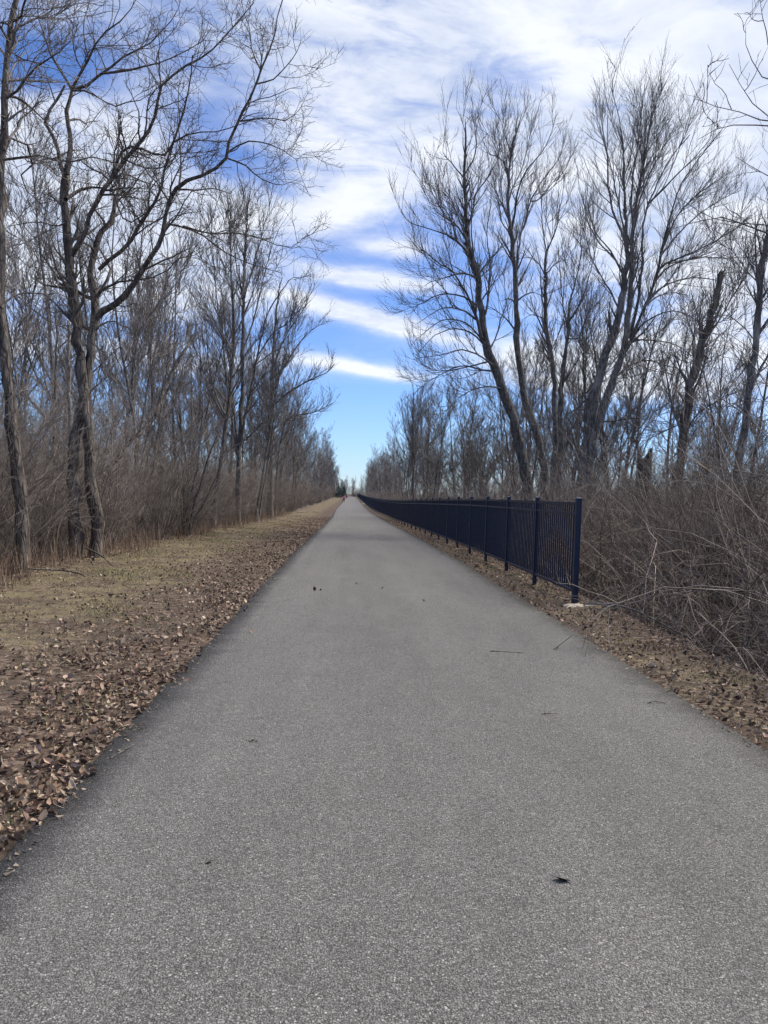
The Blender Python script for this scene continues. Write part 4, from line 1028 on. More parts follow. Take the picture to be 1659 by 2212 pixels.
def landmark(x, y):
    if y > 380: return 'beyond the far end of the path'
    if x < 0:
        z = ((19, 'behind the rough barked tree'), (25, 'behind the forked tree'), (33, 'behind the fan stemmed shrub'), (46, 'beside the tall vase shaped tree'),
             (75, 'past the tall vase shaped tree'), (160, 'along the mown strip short of the jogger'), (999, 'along the mown strip near the evergreens'))
    else:
        z = ((26, 'behind the snapped leaning trunk'), (40, 'behind the thick double trunk tree'), (70, 'around the small round crowned tree'), (160, 'behind the middle of the long fence'), (999, 'behind the far end of the fence'))
    d = '' if abs(x) < 9 else (', deeper in' if abs(x) < 16 else ', far back')
    return next(t for lim, t in z if y < lim) + d
def wood_tree(k, x, y, s, rz, where, group, tilt=0):
    tm, cm, Hh, stm = PROTO[k]
    r = empty('bare_sapling' if k in (5, 6, 7) else 'bare_tree', (x, y, g1(x, y) - .03), rz)
    r.scale = (s, s, s)
    r.rotation_euler = (tilt * math.sin(rz * 3), tilt * math.cos(rz * 5), rz)
    tag(r, ('tall ' if s * Hh > 12.5 else '') + KIND[k] + ' ' + landmark(x, y), 'tree', group)
    link('trunk', tm, r); link('crown', cm, r)
    return r
rd = random.Random(21)
placed = [(b[0][0], b[0][1]) for b in GUIDES.values()]
def free(x, y, d):
    return all((x - a) ** 2 + (y - b) ** 2 > d * d for a, b in placed)
def fill(n, fx_, fy_, kinds, smin, smax, where, group, mind):
    c = 0; tries = 0
    while c < n and tries < n * 30:
        tries += 1
        y = fy_(); x = fx_(y)
        if not free(x, y, mind): continue
        placed.append((x, y))
        wood_tree(rd.choice(kinds), x, y, rd.uniform(smin, smax), rd.uniform(0, 6.28), where, group, .05)
        c += 1
LW, LG = 'in the woods across the path from the fence', 'trees of the woods across from the fence'
RW, RG = 'in the woods behind the black fence', 'trees of the woods behind the fence'
EW, EG = 'in the far woods beyond the end of the path', 'trees beyond the end of the path'
# edge row across from the fence, then the wood behind it
y = 20.0
while y < 330:
    x = float(axis(y)) - rd.uniform(5.9, 8.0)
    if free(x, y, 1.6):
        placed.append((x, y))
        wood_tree(rd.choice((0, 1, 3, 3, 4, 4, 4, 6)), x, y, rd.uniform(.85, 1.15), rd.uniform(0, 6.28), LW, LG, .05)
    y += rd.uniform(2.2, 3.8) + y * .016
fill(44, lambda y: -rd.uniform(7.0, 11 + y * .22), lambda: 13 + 62 * rd.random() ** 1.2, (0, 1, 3, 4, 4, 4, 5, 5, 5, 6), .75, 1.1, LW, LG, 1.2)
fill(13, lambda y: -rd.uniform(6.6, 9 + y * .10), lambda: rd.uniform(24, 72), (0, 1, 4, 4, 3), .95, 1.2, LW, LG, 1.3)
fill(26, lambda y: -rd.uniform(7.5, 26), lambda: rd.uniform(75, 300), (0, 1, 2, 3, 4), .85, 1.1, LW, LG, 2.0)
# behind the fence
y = 36.0
while y < 335:
    x = float(axis(y)) + rd.uniform(5.6, 8.5)
    if free(x, y, 1.6):
        placed.append((x, y))
        wood_tree(rd.choice((4, 5, 6, 6, 7, 5)) if y < 62 else rd.choice((3, 4, 6, 0, 1)), x, y, rd.uniform(.65, .95) if y < 62 else rd.uniform(.78, 1.0), rd.uniform(0, 6.28), RW, RG, .05)
    y += rd.uniform(2.4, 4.0) + y * .016
fill(22, lambda y: rd.uniform(7.5, 10 + y * .25), lambda: rd.uniform(33, 60), (3, 4, 6, 6, 0, 1), .75, 1.0, RW, RG, 1.2)
fill(36, lambda y: rd.uniform(8.0, 10 + y * .62), lambda: rd.uniform(23, 70), (4, 5, 5, 6, 6, 7, 7, 3), .65, 1.0, RW, RG, 1.3)
fill(34, lambda y: rd.uniform(8, 12 + y * .08), lambda: rd.uniform(62, 260), (0, 1, 3, 4, 6), .8, 1.0, RW, RG, 2.0)
fill(34, lambda y: rd.uniform(-20, 26), lambda: rd.uniform(385, 425), (0, 1, 2, 3, 4), .65, .9, EW, EG, 2.0)

# ------------------------------------------------------------------ shrubs
def shrub_mesh(seed, n, Hh, spread, droop, rstem=.012, dB=4.4, dC=5.2):
    r_ = np.random.default_rng(seed)
    K = 9
    a = r_.uniform(0, 2 * math.pi, n)
    base = np.stack([np.cos(a), np.sin(a), np.zeros(n)], 1) * r_.uniform(0, .28, n)[:, None]
    base[:, 2] = -.1
    sp = np.radians(r_.uniform(4, spread, n))[:, None]
    d = np.concatenate([np.cos(a)[:, None] * np.sin(sp), np.sin(a)[:, None] * np.sin(sp), np.cos(sp)], 1)
    ln = Hh * r_.uniform(.55, 1.1, n)
    P = np.zeros((n, K, 3)); P[:, 0] = base
    for k in range(1, K):
        d = unit(d + r_.standard_normal((n, 3)) * .11 + np.array([0, 0, -droop * k / K]))
        P[:, k] = P[:, k - 1] + d * (ln / (K - 1))[:, None]
    t = np.linspace(0, 1, K)[None]
    r0 = rstem * r_.uniform(.5, 1.3, n)[:, None]
    Rr = r0 * (1 - t) + .003 * t
    stems = MB().tubes(P, Rr, 4)
    tw = MB()
    Bq = spawn(P, Rr, r_, dB, .15, (.3, 1.0), (25, 65), .05, .15, 5, .6, .0032, .01, .4)
    tw.tubes(*Bq, 3)
    C = spawn(Bq[0], Bq[1], r_, dC, .1, (.12, .4), (25, 65), .03, .15, 3, .7, .0028, .006, .3)
    tw.tubes(*C, 3)
    return stems, tw
SHR = []
for sd, n, Hh, spr, dr in ((1, 50, 3.8, 32, .05), (2, 54, 3.4, 42, .10), (3, 42, 4.6, 26, .02), (4, 64, 3.4, 55, .20), (5, 70, 3.9, 60, .24), (6, 34, 2.0, 60, .25)):
    a, b = shrub_mesh(sd, n, Hh, spr, dr)
    TRIS['shrub%d' % sd] = a.tris + b.tris
    SHR.append((a.mesh('stems', M['cane']), b.mesh('crown', M['cane'])))
SKIND = {0: 'upright grey brown shrub', 1: 'spreading grey brown shrub', 2: 'tall thin stemmed shrub', 3: 'low arching brown shrub', 4: 'wide arching brown shrub', 5: 'small brown shrub'}
def shrub(k, x, y, s, rz, where, group):
    r = empty('bare_shrub', (x, y, g1(x, y)), rz)
    r.scale = (s, s, s * rd.uniform(.85, 1.15))
    tag(r, SKIND[k] + ' ' + landmark(x, y), 'shrub', group)
    link('stems', SHR[k][0], r); link('crown', SHR[k][1], r)
LSW, LSG = 'under the trees across the path from the fence', 'shrubs across from the fence'
RSW, RSG = 'in the thicket on the fence side', 'shrubs on the fence side'
y = 9.0
while y < 260:                                        # front row along the mown strip
    for _ in range(1):
        shrub(rd.choice((0, 1, 2, 2, 0)), float(axis(y)) - rd.uniform(6.1, 7.6), y + rd.uniform(-.5, .5), rd.uniform(.75, 1.1), rd.uniform(0, 6.28), LSW, LSG)
    y += .9 + y * .022
for _ in range(55):
    y = 10 + 70 * rd.random() ** 1.4
    shrub(rd.choice((0, 1, 2)), -rd.uniform(7.6, 11 + y * .25), y, rd.uniform(.8, 1.25), rd.uniform(0, 6.28), LSW, LSG)
y = 5.2
while y < 260:                                        # thicket beyond the bank
    k = rd.choice((3, 4, 4, 1, 0))
    shrub(k, float(axis(y)) + {3: 6.1, 4: 6.7, 1: 5.5, 0: 5.0}[k] + (.9 if y < 16 else 0) + rd.uniform(0, 1.3), y + rd.uniform(-.5, .5), rd.uniform(.85, 1.1), rd.uniform(0, 6.28), RSW, RSG)
    y += .85 + y * .022
for _ in range(70):
    y = 6.5 + 60 * rd.random() ** 1.5
    shrub(rd.choice((3, 4, 1, 0)), rd.uniform(7.4, 9.5 + y * .55), y, rd.uniform(1.1, 1.5), rd.uniform(0, 6.28), RSW, RSG)
for _ in range(26):
    shrub(rd.choice((0, 1)), rd.uniform(-22, 26), rd.uniform(388, 398), rd.uniform(1.3, 2.0), rd.uniform(0, 6.28), 'beyond the far end of the path', 'shrubs beyond the end of the path')

# tangle of arching canes below the bank: nobody could count it
def canes(n, xs, ys, ln, lean, droop, rad, K, r_, mb, dens=2.2, tl=(.15, .5), cols=None):
    x = xs(n); y = ys(n)
    P = np.zeros((n, K, 3))
    P[:, 0] = np.stack([x, y, ground(x, y) - .05], 1)
    a = r_.uniform(0, 2 * math.pi, n); s = np.radians(r_.uniform(lean[0], lean[1], n))
    d = np.stack([np.cos(a) * np.sin(s), np.sin(a) * np.sin(s), np.cos(s)], 1)
    L = r_.uniform(ln[0], ln[1], n)
    for k in range(1, K):
        d = unit(d + r_.standard_normal((n, 3)) * .19 + np.array([0, 0, -droop * k / K]))
        P[:, k] = P[:, k - 1] + d * (L / (K - 1))[:, None]
        floor_ = ground(P[:, k, 0], P[:, k, 1]) + .02
        P[:, k, 2] = np.maximum(P[:, k, 2], floor_)
        # keep the fence side clear of the path
    off = P[:, :, 0] - axis(P[:, :, 1])
    lim = np.where(P[:, :, 1] > 10.6, 2.80, 2.75)
    ok = np.where(x > 0, (off > lim).all(1), (off < -4.6).all(1))
    P = P[ok]; n = len(P)
    t = np.linspace(0, 1, K)[None]
    r0 = rad * r_.uniform(.5, 1.4, n)[:, None]
    Rr = r0 * (1 - t) + .0025 * t
    def tintof(m):
        base = np.array([[.150, .122, .103]]) * (r_.uniform(.45, 1.9, (m, 1)) + 1.3 * (r_.random((m, 1)) < .05))
        return base * (1 + .03 * r_.standard_normal((m, 3)))
    mb.tubes(P, Rr, 3, tintof(n))
    C = spawn(P, Rr, r_, dens, .15, tl, (25, 70), .02, .15, 3, .6, .0026, .006, .3)
    co = C[0][:, :, 0] - axis(C[0][:, :, 1])
    ok = np.where(C[0][:, 0, 0] > 0, (co > 2.55).all(1), (co < -4.4).all(1))
    C = (C[0][ok], C[1][ok])
    mb.tubes(*C, 3, tintof(len(C[0])))
r_ = np.random.default_rng(77)
mb = MB()
canes(1900, lambda n: axis(9) + 3.2 + 3.2 * r_.random(n) ** .8, lambda n: 5.0 + 13 * r_.random(n), (.9, 3.0), (20, 80), .36, .0090, 8, r_, mb, 4.2, (.10, .45))
canes(1700, lambda n: r_.uniform(5.2, 13, n), lambda n: 6.0 + 26 * r_.random(n) ** 1.2, (2.8, 5.2), (6, 48), .16, .010, 8, r_, mb)
canes(2400, lambda n: r_.uniform(3.75, 8, n), lambda n: 14 + 80 * r_.random(n) ** 1.3, (1.8, 3.7), (8, 50), .25, .009, 7, r_, mb)
v = np.concatenate(mb.v)
TRIS['thicket'] = mb.tris
canes(1500, lambda n: r_.uniform(7, 34, n), lambda n: 18 + 70 * r_.random(n), (2.6, 5.0), (3, 30), .05, .012, 7, r_, mb, 2.4, (.3, .9))
tag(mb.build('bramble_thicket', M['tinted']), 'dense tangle of bare arching brown canes filling the ditch beside the fence', 'thicket', kind='stuff')
mb = MB()
canes(1500, lambda n: -5.35 - 2.6 * r_.random(n), lambda n: 8 + 50 * r_.random(n) ** 1.5, (.7, 2.6), (3, 32), .08, .006, 7, r_, mb)
canes(1300, lambda n: -7.5 - 8 * r_.random(n), lambda n: 9 + 55 * r_.random(n) ** 1.2, (1.8, 4.2), (3, 28), .05, .008, 7, r_, mb, 2.6, (.2, .6))
TRIS['under'] = mb.tris
canes(1300, lambda n: -r_.uniform(9, 30, n), lambda n: 14 + 80 * r_.random(n), (2.6, 5.0), (3, 30), .05, .012, 7, r_, mb, 2.4, (.3, .9))
tag(mb.build('underbrush', M['tinted']), 'thin grey brown undergrowth stems crowding the wood edge across from the fence', 'undergrowth', kind='stuff')

def far_canes(n, xs, ys, hh, r_, mb):
    x = xs(n); y = ys(n); K = 6
    P = np.zeros((n, K, 3)); P[:, 0] = np.stack([x, y, ground(x, y) - .05], 1)
    a = r_.uniform(0, 2 * math.pi, n); s = np.radians(r_.uniform(0, 18, n))
    d = np.stack([np.cos(a) * np.sin(s), np.sin(a) * np.sin(s), np.cos(s)], 1)
    L = r_.uniform(hh[0], hh[1], n)
    for k in range(1, K):
        d = unit(d + r_.standard_normal((n, 3)) * .09)
        P[:, k] = P[:, k - 1] + d * (L / (K - 1))[:, None]
    t = np.linspace(0, 1, K)[None]
    Rr = .05 * r_.uniform(.5, 1.4, n)[:, None] * (1 - t) + .012 * t
    tintof = lambda m: np.array([[.125, .105, .098]]) * r_.uniform(.6, 1.5, (m, 1))
    mb.tubes(P, Rr, 3, tintof(n))
    C = spawn(P, Rr, r_, 1.5, .12, (.8, 2.4), (28, 65), .04, .12, 4, .5, .011, .03, .5)
    mb.tubes(*C, 3, tintof(len(C[0])))
    D = spawn(C[0], C[1], r_, .8, .2, (.5, 1.2), (28, 60), .03, .12, 3, .6, .010, .02, .4)
    mb.tubes(*D, 3, tintof(len(D[0])))
mb = MB()
far_canes(260, lambda n: -r_.uniform(6.2, 16, n), lambda n: r_.uniform(110, 380, n), (3.5, 8), r_, mb)
far_canes(260, lambda n: r_.uniform(6.2, 16, n), lambda n: r_.uniform(90, 380, n), (2.5, 6.5), r_, mb)
far_canes(320, lambda n: r_.uniform(-20, 26, n), lambda n: r_.uniform(384, 410, n), (4, 9), r_, mb)
TRIS['far'] = mb.tris
tag(mb.build('far_woods', M['tinted']), 'hazy mass of bare saplings closing the view at the far end of the path', 'woods', kind='stuff')

# dry reddish weeds along the wood's edge, short grass on the mown strip
def blades(n, x, y, h, wdt, lean, col, r_, mb):
    z = ground(x, y)
    a = r_.uniform(0, 2 * math.pi, n); ln = r_.uniform(0, lean, n) * h
    b = a + r_.uniform(1, 2, n)
    base = np.stack([x, y, z - .01], 1)
    side = np.stack([np.cos(b), np.sin(b), np.zeros(n)], 1) * (wdt / 2)[:, None]
    mid = base + np.stack([np.cos(a) * ln * .35, np.sin(a) * ln * .35, h * .6], 1)
    top = base + np.stack([np.cos(a) * ln, np.sin(a) * ln, h], 1)
    V = np.stack([base - side, base + side, mid + side * .8, mid - side * .8, top], 1).reshape(-1, 3)
    o = np.arange(n)[:, None] * 5
    mb.put(V, o + np.array([[0, 1, 2, 3]]), o + np.array([[3, 2, 4]]), np.repeat(col, 5, 0))
r_ = np.random.default_rng(5)
mb = MB()
n = 9000
y = 8 + 60 * r_.random(n) ** 1.6
x = axis(y) - 5.55 - np.abs(r_.standard_normal(n)) * .9 + .35 * np.sin(y * .8) + .2 * np.sin(y * 2.3)
col = np.array([[.185, .13, .092]]) * r_.uniform(.5, 1.7, (n, 1)) * (1 + .04 * r_.standard_normal((n, 3)))
blades(n, x, y, r_.uniform(.15, .65, n), r_.uniform(.003, .007, n), .8, col, r_, mb)
TRIS['weeds'] = mb.tris
tag(mb.build('dry_weeds', M['tinted']), 'dry reddish brown weeds along the foot of the woods', 'weeds', kind='stuff')
mb = MB()
n = 90000
y = 2.0 + 40 * r_.random(n) ** 1.7
x = axis(y) - 2.2 - r_.random(n) * 3.5
patch = np.sin(x * 2.1 + y * .7) + np.sin(y * 1.3 - x * .9) + .8 * np.sin(x * 5 + y * 3.1)
wgt = sstep(-(x - axis(y)), 2.8, 4.6)
keep = r_.random(n) < np.clip(.13 + .55 * wgt + .35 * patch * wgt, .04, 1)
x, y, patch = x[keep], y[keep], patch[keep]; n = len(x)
g = np.clip(.32 + .25 * patch + .2 * r_.standard_normal(n), 0, 1)[:, None]
col = (np.array([[.26, .205, .128]]) * (1 - g) + np.array([[.180, .178, .075]]) * g) * r_.uniform(.55, 1.35, (n, 1))
blades(n, x, y, (.016 + .03 * r_.random(n) + .05 * np.clip(patch - .6, 0, 1) * r_.random(n)), r_.uniform(.003, .007, n), 1.6, col, r_, mb)
n = 16000                                              # sparse tufts near the camera and on the other shoulder
y = 2.0 + 22 * r_.random(n) ** 1.5
side_ = r_.random(n) < .5
x = np.where(side_, axis(y) - HALF - .08 - 1.3 * r_.random(n), axis(y) + HALF + .08 + .85 * r_.random(n))
keep = (np.sin(x * 3 + y * 2.3) + np.sin(y * 3.7 - x)) > .35
x, y = x[keep], y[keep]; n = len(x)
g = np.clip(.6 + .25 * r_.standard_normal(n), 0, 1)[:, None]
col = (np.array([[.22, .17, .10]]) * (1 - g) + np.array([[.115, .13, .050]]) * g) * r_.uniform(.6, 1.4, (n, 1))
blades(n, x, y, r_.uniform(.02, .07, n), r_.uniform(.003, .006, n), 1.2, col, r_, mb)
TRIS['grass'] = mb.tris
tag(mb.build('short_grass', M['tinted']), 'short dormant olive and straw coloured grass on the verges', 'grass', kind='stuff')

# ------------------------------------------------------------------ fallen leaves
def leaf_cloud(n, x, y, size, r_, mb, lift=.018):
    z = surf(x, y)
    rz = r_.uniform(0, 2 * math.pi, n); rx = r_.normal(0, .55, n); ry = r_.normal(0, .55, n)
    curl = r_.uniform(-.2, 1.1, n); w_ = r_.uniform(.45, .8, n)
    # 8 vertices: stem end, three pairs, tip; ridge folded
    prof_ = [(-.5, 0, 0), (-.22, -.42, 1), (-.2, .0, 0), (-.22, .42, 1), (.15, -.5, 1), (.18, 0, 0), (.15, .5, 1), (.5, 0, .3)]
    L = np.zeros((n, 8, 3))
    for k, (a, b, c) in enumerate(prof_):
        jit = 1 + .22 * r_.standard_normal(n)
        L[:, k, 0] = a * jit; L[:, k, 1] = b * w_ * jit; L[:, k, 2] = c * curl * .45 + (a * a) * curl * .8
    L *= size[:, None, None]
    cx, sx = np.cos(rx)[:, None], np.sin(rx)[:, None]
    cy, sy = np.cos(ry)[:, None], np.sin(ry)[:, None]
    cz, sz = np.cos(rz)[:, None], np.sin(rz)[:, None]
    X, Y, Z = L[..., 0], L[..., 1], L[..., 2]
    Y, Z = Y * cx - Z * sx, Y * sx + Z * cx
    X, Z = X * cy + Z * sy, -X * sy + Z * cy
    X, Y = X * cz - Y * sz, X * sz + Y * cz
    Z = Z - Z.min(1, keepdims=True) + r_.uniform(-.004, lift, n)[:, None]
    V = np.stack([X + x[:, None], Y + y[:, None], Z + z[:, None]], -1).reshape(-1, 3)
    o = np.arange(n)[:, None] * 8
    tri = np.array([(0, 2, 1), (0, 3, 2), (4, 5, 7), (5, 6, 7)])
    quad = np.array([(1, 2, 5, 4), (2, 3, 6, 5)])
    u = r_.random(n)
    pal = np.array([(.062, .040, .030), (.140, .094, .067), (.220, .152, .110), (.32, .235, .172), (.49, .39, .30)])
    q_ = np.clip(u ** 1.15 * 4, 0, 3.999); i = q_.astype(int); f = (q_ - i)[:, None]
    col = (pal[i] * (1 - f) + pal[i + 1] * f) * (1 + .035 * r_.standard_normal((n, 3)))
    mb.put(V, (o[:, :, None] + quad.reshape(1, -1)[:, None, :]).reshape(-1, 4), (o[:, :, None] + tri.reshape(1, -1)[:, None, :]).reshape(-1, 3), np.repeat(np.clip(col, .01, 1), 8, 0))
r_ = np.random.default_rng(9)
mb = MB()
n = 29000                                             # drift against the asphalt
y = 1.8 + 55 * r_.random(n) ** 1.9
x = axis(y) - HALF + .05 * np.abs(r_.standard_normal(n)) * (np.sin(y * 2.1) + np.sin(y * 5.3 + 1) > .3) - np.abs(r_.standard_normal(n)) * (.70 + .012 * y)
keep = r_.random(n) < np.clip(.62 + .38 * np.sin(x * 2.6 + y * 1.1) + .3 * np.sin(x * 5.1 - y * 2.7), .12, 1)
x, y = x[keep], y[keep]; n = len(x)
leaf_cloud(n, x, y, (.014 + .046 * r_.random(n) ** 1.7), r_, mb)
n = 6000                                              # thin scatter over the mown strip
y = 2 + 60 * r_.random(n) ** 1.6
x = axis(y) - HALF - 4.2 * r_.random(n)
leaf_cloud(n, x, y, r_.uniform(.02, .055, n), r_, mb)
n = 12000                                             # bank on the fence side
y = 3.5 + 55 * r_.random(n) ** 2.0
x = axis(y) + HALF + .0 + 1.5 * r_.random(n) ** .9
leaf_cloud(n, x, y, (.014 + .046 * r_.random(n) ** 1.7), r_, mb)
n = 3500                                              # wood's edge
y = 8 + 60 * r_.random(n) ** 1.6
x = axis(y) - 5.6 - 3.5 * r_.random(n)
leaf_cloud(n, x, y, r_.uniform(.04, .09, n), r_, mb)
n = 3000
y = 5 + 30 * r_.random(n) ** 1.4
x = axis(y) + 3.3 + 4 * r_.random(n)
leaf_cloud(n, x, y, r_.uniform(.04, .09, n), r_, mb)
def crumbs(n, x, y, size, r_, mb):
    z = surf(x, y)
    a = r_.uniform(0, 2 * math.pi, (n, 3)) ; rr = size[:, None] * r_.uniform(.4, 1, (n, 3))
    V = np.stack([x[:, None] + np.cos(np.sort(a, 1)) * rr, y[:, None] + np.sin(np.sort(a, 1)) * rr, z[:, None] + r_.uniform(0, .6, (n, 3)) * size[:, None] + .002], -1)
    u = r_.random((n, 1)) ** 1.5
    col = np.array([[.045, .034, .028]]) * (1 - u) + np.array([[.36, .30, .23]]) * u
    mb.put(V.reshape(-1, 3), None, np.arange(n * 3).reshape(-1, 3), np.repeat(col, 3, 0))
n = 42000
y = 1.8 + 34 * r_.random(n) ** 1.7
x = axis(y) - HALF + .10 - 4.0 * r_.random(n) ** 1.1
crumbs(n, x, y, r_.uniform(.006, .024, n), r_, mb)
n = 16000
y = 3.2 + 26 * r_.random(n) ** 1.6
x = axis(y) + HALF - .10 + 1.4 * r_.random(n)
crumbs(n, x, y, r_.uniform(.006, .024, n), r_, mb)
TRIS['leaves'] = mb.tris
tag(mb.build('leaf_litter', M['tinted'], smooth=False), 'brown dry leaf litter drifted along both edges of the path', 'leaf litter', kind='stuff')

# the leaves that show largest, one by one
def leaf_mesh(seed, kind):
    q_ = random.Random(seed)
    outl = {0: [(.0, .02), (.15, .22), (.28, .16), (.40, .34), (.52, .20), (.66, .26), (.78, .13), (1.0, 0)],      # lobed
            1: [(.0, .02), (.12, .14), (.30, .26), (.50, .30), (.70, .22), (.88, .09), (1.0, 0)],                    # oval
            2: [(.0, .03), (.10, .30), (.24, .20), (.42, .42), (.55, .24), (.70, .30), (.85, .10), (1.0, 0)]}[kind]
    v, t = [], []
    curl, fold = q_.uniform(.3, 1.3), q_.uniform(.3, 1.2)
    for (a, b) in outl:
        b1, b2 = b * q_.uniform(.8, 1.15), b * q_.uniform(.8, 1.15)
        zc = curl * (a - .45) ** 2 * q_.uniform(.8, 1.2)
        v += [(a - .5, -b1, zc + fold * b1 * .8), (a - .5, 0, zc), (a - .5, b2, zc + fold * b2 * .6)]
    for k in range(len(outl) - 1):
        o_ = k * 3
        t += [(o_, o_ + 1, o_ + 4, o_ + 3), (o_ + 1, o_ + 2, o_ + 5, o_ + 4)]
    mb = MB().put(v, t)
    mb.tubes(np.array([[(-.5, 0, curl * .2), (-.62, .02, curl * .3), (-.78, .06, curl * .25)]]), np.array([[.012, .010, .008]]), 3)
    return mb
LEAF = [leaf_mesh(s, s % 3).mesh('fallen_leaf', M['leaf'], False) for s in range(8)]
LEAFD = leaf_mesh(31, 1).mesh('blackened_leaf', M['leaf_dark'], False)
def put_leaf(x, y, s, label, group=None, me=None, z=None, name='fallen_leaf', tip=.35):
    o = link(name, me or rd.choice(LEAF))
    o.scale = (s, s, s)
    rxx, ryy = rd.gauss(0, tip), rd.gauss(0, tip)
    o.rotation_euler = (rxx, ryy, rd.uniform(0, 6.28))
    zz_ = (g1(x, y) if z is None else z)
    bpy_pts = [o.rotation_euler.to_matrix() @ (Vector(v.co) * s) for v in o.data.vertices]
    o.location = (x, y, zz_ - min(p.z for p in bpy_pts) + (.012 if z is None else .0))
    return tag(o, label, 'leaf', group)
for k in range(200):
    y = 2.6 + 4.2 * rd.random() ** 1.2
    x = float(axis(y)) - HALF - abs(rd.gauss(0, .75)) - .02
    put_leaf(x, y, rd.uniform(.034, .066), 'dry curled brown leaf on the litter drift across the path from the fence', 'leaves on the drift across from the fence')
for k in range(70):
    y = 4.0 + 4.5 * rd.random()
    x = float(axis(y)) + HALF + .05 + .95 * rd.random()
    put_leaf(x, y, rd.uniform(.034, .062), 'dry curled brown leaf on the bank before the thicket', 'leaves on the bank before the thicket')
def pz(x, y):
    s = (x - float(axis(y))) / HALF
    return float(prof(y)) + .012 * (1 - s * s) + .001
dl = put_leaf(.88, 2.92, .066, 'blackened crumpled leaf lying alone on the asphalt', me=LEAFD, z=pz(.88, 2.92), tip=0)
dl.rotation_euler = (R(-28), R(6), R(-20))
dl.location.z = pz(.88, 2.92) - min((dl.rotation_euler.to_matrix() @ (Vector(v.co) * .066)).z for v in dl.data.vertices)
put_leaf(-.99, 8.02, .07, 'tan curled leaf on the asphalt near its litter covered edge', z=pz(-.99, 8.02))
for (x, y, s) in ((-.49, 11.54, .09), (-.40, 11.6, .06), (.15, 12.64, .06), (.56, 12.07, .06), (1.09, 10.77, .06), (.82, 9.87, .05), (-.51, 3.04, .035)):
    put_leaf(x, y, s, 'small brown leaf lying on the open asphalt', 'leaves scattered on the asphalt', z=pz(x, y))
def stick(name, pts, r0, mat, label, cat='stick', S=6, side=0):
    p = np.array(pts, float)
    c = resample(p, max(6, len(p) * 3))
    base = c[0].copy()
    K = len(c)
    c = c - base
    q_ = np.random.default_rng(int(abs(base[0] * 100 + base[1] * 10)))
    c[1:] += q_.standard_normal((K - 1, 3)) * r0 * .3
    rr = r0 * np.linspace(1, .45, K)
    root = None
    mbs = MB().tubes(c[None], rr[None], S, cap=True)
    o = mbs.build(name, mat, None, tuple(base))
    return tag(o, label, cat)
def gz(x, y, h=0): return (x, y, g1(x, y) + h)
def az_(x, y, h=0): return (x, y, pz(x, y) + h)
stick('dry_twig', [az_(1.38, 5.22, .004), az_(1.44, 5.22, .012), az_(1.50, 5.24, .004)], .004, M['bark_pale'], 'pale short twig lying near the middle of the asphalt')
stick('dry_twig', [az_(2.28, 5.60, .004), az_(2.34, 5.62, .010), az_(2.42, 5.61, .004)], .0045, M['bark_pale'], 'pale twig lying on the asphalt towards the bank')
stick('dry_twig', [az_(1.41, 7.34, .005), az_(1.55, 7.30, .012), az_(1.72, 7.29, .005)], .004, M['bark'], 'long dark twig lying across the asphalt')
stick('dry_twig', [az_(-1.26, 4.21, .005), az_(-1.22, 4.33, .012), az_(-1.19, 4.46, .006)], .004, M['bark_pale'], 'straw coloured twig on the dark margin of the asphalt')
stick('dry_twig', [az_(-.55, 4.52, .004), az_(-.53, 4.53, .010), az_(-.50, 4.52, .004)], .006, M['bark_pale'], 'tiny white wood chip on the asphalt')
stick('fallen_branch', [gz(-4.40, 37.3, -.05), gz(-4.45, 37.5, .35), gz(-4.55, 37.7, .75), gz(-4.75, 37.9, 1.0)], .035, M['bark_pale'], 'pale broken branch stuck upright at the edge of the mown strip', 'branch')
stick('fallen_branch', [gz(-5.0, 72, .03), gz(-4.2, 74, .06), gz(-3.3, 75, .05), gz(-2.9, 76, .03)], .05, M['bark_pale'], 'pale straw coloured branch lying on the mown strip', 'branch')
stick('fallen_branch', [gz(-6.0, 13.2, .05), gz(-5.3, 12.6, .10), gz(-4.7, 12.9, .06), gz(-4.2, 12.4, .03)], .022, M['bark'], 'crooked dark branch lying on grass at the foot of the rough barked tree', 'branch')
stick('fallen_branch', [gz(-5.3, 15.6, .25), gz(-4.8, 15.0, .18), gz(-4.3, 14.2, .03)], .018, M['bark'], 'thin slanting branch lying out of the shrubs onto the mown strip', 'branch')
stick('fallen_log', [gz(5.0, 6.9, .10), gz(5.5, 7.6, .22), gz(6.1, 8.3, .40), gz(6.8, 8.9, .55)], .05, M['bark'], 'grey log lying in the ditch under the brambles', 'log', 8)
stick('fallen_branch', [gz(3.42, 10.9, .03), gz(3.8, 10.2, .12), gz(4.3, 9.3, .20), gz(4.9, 8.6, .35)], .016, M['bark_dark'], 'dark bent branch trailing from the fence end post into the ditch', 'branch')

